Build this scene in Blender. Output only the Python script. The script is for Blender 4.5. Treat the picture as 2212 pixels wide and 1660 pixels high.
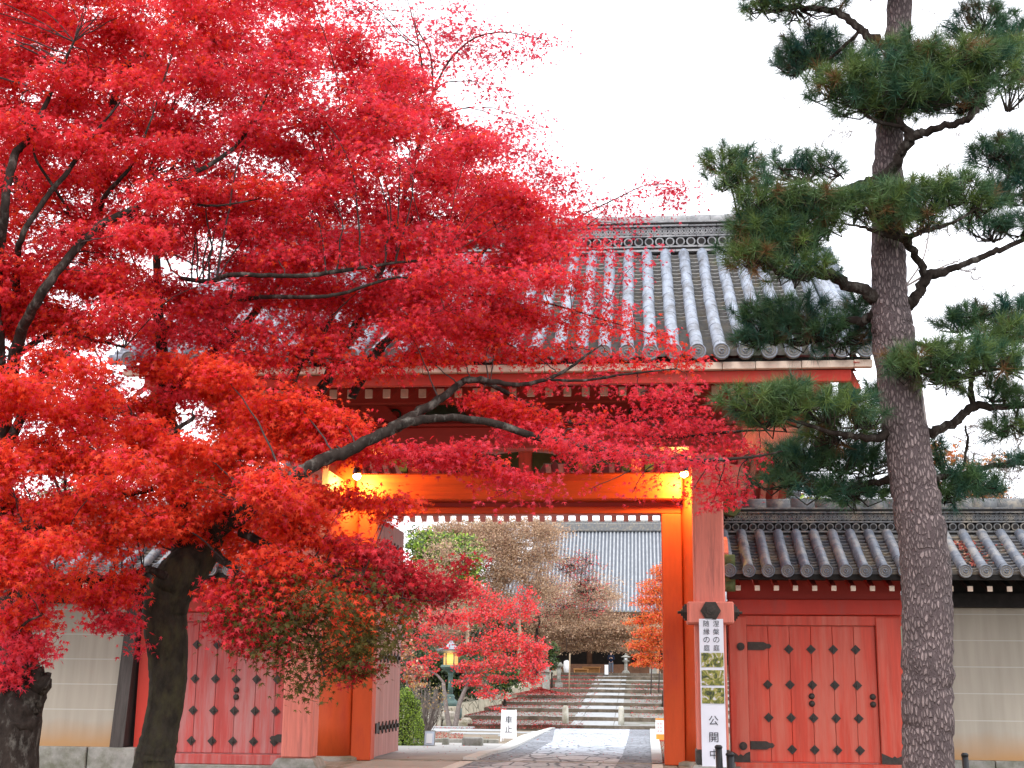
import bpy, math, random
import numpy as np
from mathutils import Vector

for o in list(bpy.data.objects):
    bpy.data.objects.remove(o)
SC = bpy.context.scene
COL = SC.collection
random.seed(7)
RNG = np.random.default_rng(11)
R = math.radians

# ---------------------------------------------------------------- camera
FPX, YAW, PIT, ROL = 2900.0, R(5.6), R(12.6), R(0.6)     # focal length in units of a 2212 px wide frame
CAM = np.array([1.75, -17.0, 1.05])
FW = np.array([-math.sin(YAW)*math.cos(PIT), math.cos(YAW)*math.cos(PIT), math.sin(PIT)])
_r0 = np.array([math.cos(YAW), math.sin(YAW), 0.0]); _u0 = np.cross(_r0, FW)
RT = math.cos(ROL)*_r0 + math.sin(ROL)*_u0
UP = -math.sin(ROL)*_r0 + math.cos(ROL)*_u0
cd = bpy.data.cameras.new('camera'); cam = bpy.data.objects.new('camera', cd); COL.objects.link(cam)
cd.sensor_width = 36; cd.lens = 36*FPX/2212; cd.clip_end = 3000; cd.clip_start = 0.05
from mathutils import Matrix
cam.matrix_world = Matrix(((RT[0], UP[0], -FW[0], CAM[0]), (RT[1], UP[1], -FW[1], CAM[1]), (RT[2], UP[2], -FW[2], CAM[2]), (0, 0, 0, 1)))
SC.camera = cam

# ---------------------------------------------------------------- sky and light (bright overcast)
W = bpy.data.worlds.new('World'); SC.world = W; W.use_nodes = True
nt = W.node_tree; nt.nodes.clear()
wo = nt.nodes.new('ShaderNodeOutputWorld'); bg = nt.nodes.new('ShaderNodeBackground')
sky = nt.nodes.new('ShaderNodeTexSky'); sky.sky_type = 'NISHITA'; sky.sun_disc = False
SUN_EL, SUN_ROT = R(52), R(200)
sky.sun_elevation = SUN_EL; sky.sun_rotation = SUN_ROT
mx = nt.nodes.new('ShaderNodeMix'); mx.data_type = 'RGBA'; mx.inputs[0].default_value = 0.82
nz = nt.nodes.new('ShaderNodeTexNoise'); nz.inputs['Scale'].default_value = 2.2; nz.inputs['Detail'].default_value = 5
cr = nt.nodes.new('ShaderNodeValToRGB')
cr.color_ramp.elements[0].color = (19.5, 20.0, 21.5, 1); cr.color_ramp.elements[1].color = (24, 24, 25, 1)
nt.links.new(nz.outputs['Fac'], cr.inputs[0])
nt.links.new(sky.outputs[0], mx.inputs[6]); nt.links.new(cr.outputs[0], mx.inputs[7])
nt.links.new(mx.outputs[2], bg.inputs[0]); bg.inputs[1].default_value = 0.1
nt.links.new(bg.outputs[0], wo.inputs[0])
sl = bpy.data.lights.new('sun', 'SUN'); sl.energy = 1.1; sl.angle = R(18); sl.color = (1, .97, .93)
so = bpy.data.objects.new('sun', sl); COL.objects.link(so)
sd = Vector((math.sin(SUN_ROT)*math.cos(SUN_EL), math.cos(SUN_ROT)*math.cos(SUN_EL), math.sin(SUN_EL)))
so.rotation_euler = sd.to_track_quat('Z', 'Y').to_euler(); so.location = (0, -10, 30)
SC.view_settings.view_transform = 'Standard'; SC.view_settings.look = 'None'
SC.view_settings.exposure = 0.42; SC.view_settings.gamma = 1.0
SC.render.engine = 'CYCLES'; SC.cycles.use_denoising = True
SC.cycles.max_bounces = 8; SC.cycles.transmission_bounces = 4; SC.cycles.diffuse_bounces = 4

# ---------------------------------------------------------------- measuring helpers
def at(u, v, Y):
    d = FW*FPX + RT*(u-1106) - UP*(v-830)
    return CAM + d*((Y-CAM[1])/d[1])
def ppm(P):
    return FPX/float(np.dot(np.array(P)-CAM, FW))
def gz(Y):
    if Y <= -10: return -.55
    if Y < 2.1: return -.55+.17*(Y+10)/12.1
    if Y < 2.3: return -.38+.38*(Y-2.1)/.2
    if Y < 4: return 0.
    if Y < 53: return -1.12*(Y-4)/49
    if Y < 96: return -1.12-.25+3.1*(Y-53)/43
    return 1.73
def on_ground(u, v, top=52.9):
    lo, hi = -3., top
    for _ in range(50):
        m = (lo+hi)/2
        if at(u, v, m)[2] > gz(m): lo = m
        else: hi = m
    return at(u, v, lo)

# ---------------------------------------------------------------- materials
MATS = {}
def rgb(c, k=1.0): return (min(c[0]*k, 1), min(c[1]*k, 1), min(c[2]*k, 1), 1)
def mat(name, c, rough=.7, var=.15, scale=6., spec=.3, bump=0., c2=None, c2_amt=.0, c2_scale=3., stretch=(1, 1, 1), metal=0., bump_scale=None, detail=6.):
    m = bpy.data.materials.new(name); m.use_nodes = True; MATS[name] = m
    n, l = m.node_tree.nodes, m.node_tree.links
    b = n['Principled BSDF']; b.inputs['Roughness'].default_value = rough; b.inputs['Metallic'].default_value = metal
    b.inputs['Specular IOR Level'].default_value = spec
    tc = n.new('ShaderNodeTexCoord'); mp = n.new('ShaderNodeMapping'); mp.inputs['Scale'].default_value = stretch
    l.new(tc.outputs['Object'], mp.inputs[0])
    no = n.new('ShaderNodeTexNoise'); no.inputs['Scale'].default_value = scale; no.inputs['Detail'].default_value = detail; no.inputs['Roughness'].default_value = .65
    l.new(mp.outputs[0], no.inputs['Vector'])
    r = n.new('ShaderNodeValToRGB'); r.color_ramp.elements[0].position = .3; r.color_ramp.elements[1].position = .7
    r.color_ramp.elements[0].color = rgb(c, 1-var); r.color_ramp.elements[1].color = rgb(c, 1+var)
    l.new(no.outputs['Fac'], r.inputs[0]); out = r.outputs[0]
    if c2:
        n2 = n.new('ShaderNodeTexNoise'); n2.inputs['Scale'].default_value = c2_scale; n2.inputs['Detail'].default_value = 8; n2.inputs['Roughness'].default_value = .7
        l.new(mp.outputs[0], n2.inputs['Vector'])
        r2 = n.new('ShaderNodeValToRGB'); t = .72-.5*c2_amt
        r2.color_ramp.elements[0].position = max(t-.12, 0); r2.color_ramp.elements[1].position = min(t+.08, 1)
        l.new(n2.outputs['Fac'], r2.inputs[0])
        x = n.new('ShaderNodeMix'); x.data_type = 'RGBA'; l.new(r2.outputs[0], x.inputs[0]); l.new(out, x.inputs[6]); x.inputs[7].default_value = rgb(c2)
        out = x.outputs[2]
    l.new(out, b.inputs['Base Color'])
    if bump:
        bp = n.new('ShaderNodeBump'); bp.inputs['Strength'].default_value = bump; bp.inputs['Distance'].default_value = .02
        if bump_scale:
            n3 = n.new('ShaderNodeTexNoise'); n3.inputs['Scale'].default_value = bump_scale; n3.inputs['Detail'].default_value = 5
            l.new(mp.outputs[0], n3.inputs['Vector']); l.new(n3.outputs['Fac'], bp.inputs['Height'])
        else: l.new(no.outputs['Fac'], bp.inputs['Height'])
        l.new(bp.outputs[0], b.inputs['Normal'])
    return m

RED = (.56, .043, .024); FADE_LIT = (.68, .205, .15)
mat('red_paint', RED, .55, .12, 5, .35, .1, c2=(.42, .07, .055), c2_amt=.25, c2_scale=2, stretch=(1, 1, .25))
mat('red_shade_paint', (.40, .045, .032), .6, .15, 5, .3, .08, stretch=(.3, 1, 1))  # red paint darkened: the shade under the eaves is put into the colour
mat('lamplit_orange_paint', (.60, .085, .018), .58, .16, 6, .3, .2, c2=(.42, .05, .02), c2_amt=.26, stretch=(1, 1, .25))  # red paint turned orange: the floodlights' glow is in the colour
mat('lamplit_orange_beam_paint', (.60, .085, .016), .6, .20, 6, .3, .3, c2=(.40, .045, .018), c2_amt=.26, c2_scale=4, stretch=(.15, 1, 1.6))  # streaked beam version, lamplight likewise put into the colour
mat('faded_lit_paint', FADE_LIT, .65, .14, 9, .3, .2, c2=(.36, .12, .10), c2_amt=.16, c2_scale=5, stretch=(2.5, 2.5, .2))  # faded on the pillars; on the cap beam the salmon stands for light
mat('door_paint', (.60, .062, .031), .5, .17, 7, .4, .2, c2=(.62, .15, .10), c2_amt=.30, c2_scale=2.5, stretch=(2, 2, .15))
mat('shaded_pink_door_paint', (.47, .066, .056), .55, .18, 7, .4, .2, c2=(.45, .2, .19), c2_amt=.30, c2_scale=3, stretch=(2, 2, .15))  # pinker door paint, darkened: the maple's shade is put into the colour
mat('leaf_door_paint', (.50, .26, .23), .7, .14, 8, .3, .15, c2=(.36, .17, .15), c2_amt=.25, c2_scale=4, stretch=(2, 2, .12))
mat('cream_wood', (.82, .66, .53), .7, .12, 8, .25, .1, c2=(.45, .33, .26), c2_amt=.18, c2_scale=4)
mat('green_paint', (.10, .13, .045), .7, .35, 9, .2, .2, c2=(.03, .045, .02), c2_amt=.35, c2_scale=6)
mat('dark_green_paint', (.03, .045, .025), .7, .3, 9, .2, .1)
mat('iron', (.042, .034, .028), .6, .3, 30, .4, .3, c2=(.07, .05, .04), c2_amt=.2, c2_scale=12)
mat('black_metal', (.012, .012, .013), .45, .2, 20, .4)
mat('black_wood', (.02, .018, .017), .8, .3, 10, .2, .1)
mat('grey_wood', (.075, .065, .06), .85, .3, 9, .2, .3, stretch=(3, 3, .2))
mat('cover_tile', (.265, .30, .36), .45, .18, 9, .4, .15, c2=(.13, .135, .15), c2_amt=.34, c2_scale=5, stretch=(1.6, .6, .6))
mat('pan_tile', (.20, .195, .185), .6, .25, 10, .35, .15, c2=(.30, .26, .19), c2_amt=.2, c2_scale=4)  # darker than the cover tiles: dirt, plus the rows' own shade in the colour
mat('old_cover_tile', (.135, .155, .19), .45, .28, 8, .5, .2, c2=(.30, .28, .25), c2_amt=.27, c2_scale=4)
mat('old_pan_tile', (.105, .11, .125), .6, .4, 10, .35, .2, c2=(.26, .21, .15), c2_amt=.33, c2_scale=3)  # dirt and the shade between cover rows are both in this darker tone
mat('ridge_tile', (.30, .30, .30), .6, .25, 10, .35, .15, c2=(.14, .14, .15), c2_amt=.25, c2_scale=4)
mat('old_ridge_tile', (.14, .145, .15), .65, .3, 10, .3, .2, c2=(.30, .26, .2), c2_amt=.25, c2_scale=5)
mat('moss_tile', (.10, .12, .05), .9, .35, 14, .15, .3, c2=(.2, .2, .1), c2_amt=.3)
mat('stone', (.30, .29, .26), .85, .25, 7, .2, .3, c2=(.15, .15, .11), c2_amt=.3, c2_scale=3)
mat('pale_stone', (.46, .44, .37), .85, .2, 3, .2, .3, c2=(.24, .22, .14), c2_amt=.25, c2_scale=1.2)
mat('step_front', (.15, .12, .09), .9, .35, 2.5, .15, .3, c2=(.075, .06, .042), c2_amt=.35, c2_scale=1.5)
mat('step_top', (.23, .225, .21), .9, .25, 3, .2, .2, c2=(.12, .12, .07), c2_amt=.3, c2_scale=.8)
mat('paved_strip', (.33, .345, .35), .8, .15, 2, .25, .1, c2=(.3, .3, .28), c2_amt=.2)
mat('kerb_stone', (.56, .56, .53), .8, .15, 3, .25, .15, c2=(.36, .35, .3), c2_amt=.2)
mat('step_edge', (.27, .265, .25), .85, .25, 3, .2, .2, c2=(.16, .14, .1), c2_amt=.25)
mat('concrete', (.36, .35, .33), .9, .14, 3, .2, .1, c2=(.27, .25, .22), c2_amt=.2, c2_scale=.5)
mat('asphalt', (.055, .055, .055), .9, .25, 20, .2, .2)
mat('earth', (.22, .175, .13), .95, .3, 2.5, .1, .3, c2=(.13, .11, .07), c2_amt=.3, c2_scale=.6)
mat('hill', (.085, .10, .075), 1, .5, .35, .05, .6, c2=(.12, .075, .045), c2_amt=.3, c2_scale=.12)
mat('maple_bark', (.030, .022, .018), .9, .5, 14, .1, .9, c2=(.15, .135, .115), c2_amt=.16, c2_scale=12, stretch=(1, 1, .5), bump_scale=22)
mat('mossy_bark', (.032, .027, .020), .95, .5, 12, .15, .9, c2=(.062, .055, .028), c2_amt=.26, c2_scale=8, stretch=(1, 1, .5), bump_scale=20)
mat('twig_bark', (.06, .045, .042), .9, .3, 10, .2)
mat('grey_bark', (.20, .17, .155), .9, .3, 10, .2, .3)
mat('tan_twig', (.44, .32, .23), .9, .3, 10, .1)
mat('paper', (.78, .79, .86), .8, .03, 3, .2)
mat('ink', (.02, .02, .03), .8, .1, 10, .2)
mat('sign_white', (.82, .83, .84), .5, .03, 3, .3)
mat('sign_blue', (.55, .62, .72), .5, .06, 3, .3)
mat('red_print', (.75, .3, .28), .6, .1, 10, .3)
mat('orange_panel', (.75, .30, .05), .6, .1, 5, .3)
mat('bronze', (.06, .115, .105), .6, .3, 8, .4, .1, c2=(.10, .17, .15), c2_amt=.3)
mat('bronze_roof', (.24, .27, .31), .4, .2, 6, .5)
mat('wood_post', (.32, .24, .16), .85, .2, 5, .2, .2, stretch=(3, 3, .3))
mat('bench_wood', (.42, .20, .07), .75, .2, 5, .2)
mat('skin', (.55, .33, .24), .6, .05, 10, .3)
mat('navy_cloth', (.012, .017, .035), .9, .2, 30, .1)
mat('grey_cloth', (.10, .115, .14), .9, .15, 30, .1)
mat('hair', (.012, .01, .009), .7, .2, 30, .2)
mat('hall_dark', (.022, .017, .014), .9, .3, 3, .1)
mat('hall_wood', (.10, .05, .03), .85, .3, 3, .1)

def shader_mat(name):
    m = bpy.data.materials.new(name); m.use_nodes = True; MATS[name] = m
    n, l = m.node_tree.nodes, m.node_tree.links
    return m, n, l, n['Principled BSDF']

def leaf_mat(name, trans=.45, rough=.5, gloss=.06):
    m, n, l, b = shader_mat(name); n.remove(b)
    o = n['Material Output']; a = n.new('ShaderNodeAttribute'); a.attribute_name = 'tone'
    d = n.new('ShaderNodeBsdfDiffuse'); t = n.new('ShaderNodeBsdfTranslucent'); g = n.new('ShaderNodeBsdfGlossy'); g.inputs['Roughness'].default_value = rough
    s1 = n.new('ShaderNodeMixShader'); s1.inputs[0].default_value = trans; s2 = n.new('ShaderNodeMixShader'); s2.inputs[0].default_value = gloss
    l.new(a.outputs['Color'], d.inputs[0]); l.new(a.outputs['Color'], t.inputs[0])
    l.new(d.outputs[0], s1.inputs[1]); l.new(t.outputs[0], s1.inputs[2]); l.new(s1.outputs[0], s2.inputs[1]); l.new(g.outputs[0], s2.inputs[2]); l.new(s2.outputs[0], o.inputs[0])
leaf_mat('maple_leaf', .5, .5, .015); leaf_mat('pine_needle', .15, .45, .04); leaf_mat('broad_leaf', .42, .5, .05); leaf_mat('litter_leaf', .1, .7, .02)

def emit_mat(name, c, s):
    m, n, l, b = shader_mat(name); n.remove(b); e = n.new('ShaderNodeEmission'); e.inputs[0].default_value = rgb(c); e.inputs[1].default_value = s
    l.new(e.outputs[0], n['Material Output'].inputs[0])
emit_mat('lamp_glow', (1, .72, .25), 30)
# lit paper of the garden lantern with its slatted shade
m, n, l, b = shader_mat('lantern_glow')
tc = n.new('ShaderNodeTexCoord'); wv = n.new('ShaderNodeTexWave'); wv.bands_direction = 'Z'; wv.inputs['Scale'].default_value = 3.2; wv.inputs['Distortion'].default_value = 1
l.new(tc.outputs['Object'], wv.inputs[0]); rp = n.new('ShaderNodeValToRGB'); rp.color_ramp.elements[0].color = (.55, .2, .02, 1); rp.color_ramp.elements[1].color = (1, .58, .12, 1)
l.new(wv.outputs['Fac'], rp.inputs[0]); l.new(rp.outputs[0], b.inputs['Emission Color']); b.inputs['Emission Strength'].default_value = .62; b.inputs['Base Color'].default_value = (.5, .3, .1, 1)

# plastered earth wall: white lines, rising stain at its foot, a few scars
m, n, l, b = shader_mat('plaster'); b.inputs['Roughness'].default_value = .9
tc = n.new('ShaderNodeTexCoord'); sx = n.new('ShaderNodeSeparateXYZ'); l.new(tc.outputs['Object'], sx.inputs[0])
def mth(op, a, bb=None, cc=None):
    k = n.new('ShaderNodeMath'); k.operation = op
    for i, x in enumerate((a, bb, cc)):
        if x is None: continue
        if isinstance(x, (int, float)): k.inputs[i].default_value = x
        else: l.new(x, k.inputs[i])
    return k.outputs[0]
no = n.new('ShaderNodeTexNoise'); no.inputs['Scale'].default_value = 2.5; no.inputs['Detail'].default_value = 7; l.new(tc.outputs['Object'], no.inputs['Vector'])
st = n.new('ShaderNodeTexNoise'); st.inputs['Scale'].default_value = 1.6; st.inputs['Detail'].default_value = 6
mp = n.new('ShaderNodeMapping'); mp.inputs['Scale'].default_value = (6, 1, .5); l.new(tc.outputs['Object'], mp.inputs[0]); l.new(mp.outputs[0], st.inputs['Vector'])
r = n.new('ShaderNodeValToRGB'); r.color_ramp.elements[0].position = .3; r.color_ramp.elements[1].position = .7
r.color_ramp.elements[0].color = (.325, .29, .235, 1); r.color_ramp.elements[1].color = (.395, .355, .29, 1); l.new(st.outputs['Fac'], r.inputs[0])
fz = mth('FRACT', mth('MULTIPLY', mth('SUBTRACT', sx.outputs[2], .10), 1/.355))
ln = mth('MULTIPLY', mth('LESS_THAN', mth('ABSOLUTE', mth('SUBTRACT', fz, .5)), .017), mth('GREATER_THAN', sx.outputs[2], .5))
x1 = n.new('ShaderNodeMix'); x1.data_type = 'RGBA'; l.new(ln, x1.inputs[0]); l.new(r.outputs[0], x1.inputs[6]); x1.inputs[7].default_value = (.455, .43, .385, 1)
sf = n.new('ShaderNodeMapRange'); sf.inputs[1].default_value = .48; sf.inputs[2].default_value = .16; sf.inputs[3].default_value = 0; sf.inputs[4].default_value = .9
l.new(mth('ADD', sx.outputs[2], mth('MULTIPLY', mth('SUBTRACT', no.outputs['Fac'], .5), .22)), sf.inputs[0])
x2 = n.new('ShaderNodeMix'); x2.data_type = 'RGBA'; l.new(sf.outputs[0], x2.inputs[0]); l.new(x1.outputs[2], x2.inputs[6]); x2.inputs[7].default_value = (.40, .215, .085, 1)
vo = n.new('ShaderNodeTexVoronoi'); vo.inputs['Scale'].default_value = .9; l.new(tc.outputs['Object'], vo.inputs['Vector'])
sc = mth('MULTIPLY', mth('LESS_THAN', mth('ADD', vo.outputs['Distance'], mth('MULTIPLY', no.outputs['Fac'], .10)), .115), mth('LESS_THAN', sx.outputs[2], .9))
x3 = n.new('ShaderNodeMix'); x3.data_type = 'RGBA'; l.new(sc, x3.inputs[0]); l.new(x2.outputs[2], x3.inputs[6]); x3.inputs[7].default_value = (.40, .29, .18, 1)
l.new(x3.outputs[2], b.inputs['Base Color'])
bp = n.new('ShaderNodeBump'); bp.inputs['Strength'].default_value = .15; l.new(no.outputs['Fac'], bp.inputs['Height']); l.new(bp.outputs[0], b.inputs['Normal'])

def cracked(name, c, dark, scale, stretch, width, var=.18, bump=.3, rand=1.):
    m, n, l, b = shader_mat(name); b.inputs['Roughness'].default_value = .75; b.inputs['Specular IOR Level'].default_value = .3
    tc = n.new('ShaderNodeTexCoord'); mp = n.new('ShaderNodeMapping'); mp.inputs['Scale'].default_value = stretch; l.new(tc.outputs['Object'], mp.inputs[0])
    nn = n.new('ShaderNodeTexNoise'); nn.inputs['Scale'].default_value = scale*1.2; nn.inputs['Detail'].default_value = 4; l.new(mp.outputs[0], nn.inputs['Vector'])
    ad = n.new('ShaderNodeVectorMath'); ad.operation = 'MULTIPLY_ADD'; l.new(nn.outputs['Color'], ad.inputs[0]); ad.inputs[1].default_value = (.35/scale,)*3; l.new(mp.outputs[0], ad.inputs[2])
    v = n.new('ShaderNodeTexVoronoi'); v.feature = 'DISTANCE_TO_EDGE'; v.inputs['Scale'].default_value = scale; v.inputs['Randomness'].default_value = rand; l.new(ad.outputs[0], v.inputs['Vector'])
    v2 = n.new('ShaderNodeTexVoronoi'); v2.inputs['Scale'].default_value = scale; v2.inputs['Randomness'].default_value = rand; l.new(ad.outputs[0], v2.inputs['Vector'])
    bw = n.new('ShaderNodeRGBToBW'); l.new(v2.outputs['Color'], bw.inputs[0])
    r = n.new('ShaderNodeValToRGB'); r.color_ramp.elements[0].color = rgb(c, 1-var); r.color_ramp.elements[1].color = rgb(c, 1+var); l.new(bw.outputs[0], r.inputs[0])
    n4 = n.new('ShaderNodeTexNoise'); n4.inputs['Scale'].default_value = scale*5; n4.inputs['Detail'].default_value = 6; l.new(mp.outputs[0], n4.inputs['Vector'])
    mm = n.new('ShaderNodeMix'); mm.data_type = 'RGBA'; mm.blend_type = 'OVERLAY'; mm.inputs[0].default_value = .5; l.new(r.outputs[0], mm.inputs[6]); l.new(n4.outputs['Fac'], mm.inputs[7])
    e = n.new('ShaderNodeMapRange'); e.inputs[1].default_value = width*.4; e.inputs[2].default_value = width; l.new(v.outputs['Distance'], e.inputs[0])
    x = n.new('ShaderNodeMix'); x.data_type = 'RGBA'; l.new(e.outputs[0], x.inputs[0]); x.inputs[6].default_value = rgb(dark); l.new(mm.outputs[2], x.inputs[7])
    n5 = n.new('ShaderNodeTexNoise'); n5.inputs['Scale'].default_value = scale*.13; n5.inputs['Detail'].default_value = 6; n5.inputs['Roughness'].default_value = .7; l.new(mp.outputs[0], n5.inputs['Vector'])
    r5 = n.new('ShaderNodeMapRange'); r5.inputs[1].default_value = .3; r5.inputs[2].default_value = .7; r5.inputs[3].default_value = .62; r5.inputs[4].default_value = 1.2; l.new(n5.outputs['Fac'], r5.inputs[0])
    x5 = n.new('ShaderNodeVectorMath'); x5.operation = 'SCALE'; l.new(x.outputs[2], x5.inputs[0]); l.new(r5.outputs[0], x5.inputs['Scale'])
    l.new(x5.outputs[0], b.inputs['Base Color'])
    bp = n.new('ShaderNodeBump'); bp.inputs['Strength'].default_value = bump; bp.inputs['Distance'].default_value = .03
    h = n.new('ShaderNodeMath'); h.operation = 'MULTIPLY_ADD'; l.new(n4.outputs['Fac'], h.inputs[0]); h.inputs[1].default_value = .4; l.new(e.outputs[0], h.inputs[2])
    l.new(h.outputs[0], bp.inputs['Height']); l.new(bp.outputs[0], b.inputs['Normal'])
cracked('crazy_paving', (.49, .525, .57), (.10, .11, .13), 3.4, (1, .40, 1), .065, .2)
cracked('cobbles', (.24, .255, .28), (.08, .085, .10), 5.5, (1, .6, 1), .09, .3)
cracked('pine_bark', (.265, .20, .19), (.10, .07, .07), 38, (1, 1, .34), .22, .22, .9)
cracked('rubble_stone', (.44, .40, .29), (.12, .11, .07), 1.0, (1, 1, 1), .035, .2)

# ---------------------------------------------------------------- mesh builder
class MB:
    def __init__(s): s.v, s.f, s.m, s.sm = [], [], [], []
    def add(s, vs, fs, mi=0, smooth=False):
        k = len(s.v); s.v.extend([tuple(map(float, p)) for p in vs])
        for f in fs:
            s.f.append(tuple(i+k for i in f)); s.m.append(mi); s.sm.append(smooth)
        return s
    def box(s, x0, x1, y0, y1, z0, z1, mi=0, bev=0.0):
        if bev <= 0:
            vs = [(x, y, z) for x in (x0, x1) for y in (y0, y1) for z in (z0, z1)]
            return s.add(vs, [(0, 1, 3, 2), (4, 6, 7, 5), (0, 4, 5, 1), (2, 3, 7, 6), (0, 2, 6, 4), (1, 5, 7, 3)], mi)
        b = bev; vs = []
        for x, sx in ((x0, 1), (x1, -1)):
            for y, sy in ((y0, 1), (y1, -1)):
                for z, sz in ((z0, 1), (z1, -1)):
                    vs += [(x, y+sy*b, z+sz*b), (x+sx*b, y, z+sz*b), (x+sx*b, y+sy*b, z)]
        I = lambda a, bb, c, k: (a*4+bb*2+c)*3+k
        fs = []
        for a in (0, 1):
            q = [I(a, 0, 0, 0), I(a, 0, 1, 0), I(a, 1, 1, 0), I(a, 1, 0, 0)]; fs.append(q if a == 0 else q[::-1])
            q = [I(0, a, 0, 1), I(1, a, 0, 1), I(1, a, 1, 1), I(0, a, 1, 1)]; fs.append(q if a == 0 else q[::-1])
            q = [I(0, 0, a, 2), I(0, 1, a, 2), I(1, 1, a, 2), I(1, 0, a, 2)]; fs.append(q if a == 0 else q[::-1])
        for a in (0, 1):
            for c in (0, 1):
                fs.append((I(a, c, 0, 0), I(a, c, 1, 0), I(a, c, 1, 1), I(a, c, 0, 1)))
                fs.append((I(a, 0, c, 0), I(a, 1, c, 0), I(a, 1, c, 2), I(a, 0, c, 2)))
                fs.append((I(0, a, c, 1), I(1, a, c, 1), I(1, a, c, 2), I(0, a, c, 2)))
                for d in (0, 1): fs.append((I(a, c, d, 0), I(a, c, d, 1), I(a, c, d, 2)))
        return s.add(vs, fs, mi)
    def bar(s, p, q, w, h, up=(0, 0, 1), mi=0):
        p, q, up = map(lambda a: np.array(a, float), (p, q, up)); d = q-p; d /= np.linalg.norm(d)
        a = np.cross(d, up); a /= np.linalg.norm(a); c = np.cross(a, d)
        vs = [e+a*i*w/2+c*j*h/2 for e in (p, q) for i, j in ((-1, -1), (1, -1), (1, 1), (-1, 1))]
        return s.add(vs, [(0, 3, 2, 1), (4, 5, 6, 7), (0, 1, 5, 4), (1, 2, 6, 5), (2, 3, 7, 6), (3, 0, 4, 7)], mi)
    def tube(s, pts, rad, n=6, mi=0, cap=True, smooth=True, wob=0.0):
        P = np.array(pts, float); k = len(P)
        rad = np.full(k, rad) if np.isscalar(rad) else np.array(rad, float)
        T = np.gradient(P, axis=0); T /= (np.linalg.norm(T, axis=1)[:, None]+1e-9)
        ref = np.array([.21, .3, .93]) if abs(T[0][2]) < .9 else np.array([.93, .3, .21])
        a = np.cross(T[0], ref); a /= np.linalg.norm(a); vs = []
        for i in range(k):
            a = a - T[i]*np.dot(a, T[i]); a /= (np.linalg.norm(a)+1e-9); c = np.cross(T[i], a)
            for j in range(n):
                t = 2*math.pi*j/n; rr = rad[i]*(1+(random.uniform(-wob, wob) if wob else 0))
                vs.append(P[i]+(a*math.cos(t)+c*math.sin(t))*rr)
        fs = [(i*n+j, i*n+(j+1) % n, (i+1)*n+(j+1) % n, (i+1)*n+j) for i in range(k-1) for j in range(n)]
        if cap: fs += [tuple(range(n))[::-1], tuple(range((k-1)*n, k*n))]
        return s.add(vs, fs, mi, smooth)
    def lathe(s, prof, c, n=12, mi=0, smooth=True, rot=0.0, sx=1., sy=1.):
        vs = []; k = len(prof)
        for r, z in prof:
            for j in range(n):
                t = 2*math.pi*j/n+rot; vs.append((c[0]+r*math.cos(t)*sx, c[1]+r*math.sin(t)*sy, c[2]+z))
        fs = [(i*n+j, i*n+(j+1) % n, (i+1)*n+(j+1) % n, (i+1)*n+j) for i in range(k-1) for j in range(n)]
        fs += [tuple(range(n))[::-1], tuple(range((k-1)*n, k*n))]
        return s.add(vs, fs, mi, smooth)
    def prism(s, poly, y0, y1, mi=0):            # outline in X,Z swept along Y
        n = len(poly); vs = [(x, y0, z) for x, z in poly]+[(x, y1, z) for x, z in poly]
        return s.add(vs, [tuple(range(n)), tuple(range(2*n-1, n-1, -1))]+[(i, i+n, (i+1) % n+n, (i+1) % n) for i in range(n)], mi)
    def prism_x(s, poly, x0, x1, mi=0):          # outline in Y,Z swept along X
        n = len(poly); vs = [(x0, y, z) for y, z in poly]+[(x1, y, z) for y, z in poly]
        return s.add(vs, [tuple(range(n))[::-1], tuple(range(n, 2*n))]+[(i, (i+1) % n, (i+1) % n+n, i+n) for i in range(n)], mi)
    def disc(s, c, r, h, ax='y', n=14, mi=0):    # short cylinder, centre c, axis y (towards the street) or x
        vs = []
        for e in (-h/2, h/2):
            for j in range(n):
                t = 2*math.pi*j/n; p, q = r*math.cos(t), r*math.sin(t)
                vs.append((c[0]+p, c[1]+e, c[2]+q) if ax == 'y' else ((c[0]+e, c[1]+p, c[2]+q) if ax == 'x' else (c[0]+p, c[1]+q, c[2]+e)))
        return s.add(vs, [tuple(range(n)), tuple(range(2*n-1, n-1, -1))]+[(j, j+n, (j+1) % n+n, (j+1) % n) for j in range(n)], mi)
    def build(s, name, mats, parent=None, label=None):
        me = bpy.data.meshes.new(name); 
        org = np.array(ORG.get(parent.name, (0, 0, 0))) if parent else np.zeros(3)
        V = np.array(s.v)-org
        me.from_pydata(V.tolist(), [], s.f)
        for k in ([mats] if isinstance(mats, str) else mats): me.materials.append(MATS[k])
        me.polygons.foreach_set('material_index', s.m); me.polygons.foreach_set('use_smooth', s.sm)
        me.validate(); me.update()
        o = bpy.data.objects.new(name, me); COL.objects.link(o)
        if parent: o.parent = parent; ORG[o.name] = tuple(org)
        else: ORG[o.name] = (0, 0, 0)
        if label: o['label'] = label
        return o
ORG = {}
def thing(name, label, cat, loc=(0, 0, 0), group=None):
    o = bpy.data.objects.new(name, None); COL.objects.link(o); o.location = tuple(map(float, loc)); o.empty_display_size = .2
    ORG[o.name] = tuple(map(float, loc)); o['label'] = label; o['category'] = cat
    if group: o['group'] = group
    return o
def tag(o, label, cat, group=None):
    o['label'] = label; o['category'] = cat
    if group: o['group'] = group
    return o
def struct(o, kind='structure', label=None):
    o['kind'] = kind
    if label: o['label'] = label
    return o
def copy_part(o, parent, dx=(0, 0, 0)):
    c = o.copy(); COL.objects.link(c); c.parent = parent; c.location = tuple(np.array(o.location)+np.array(dx)); ORG[c.name] = ORG[o.name]
    return c
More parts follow.
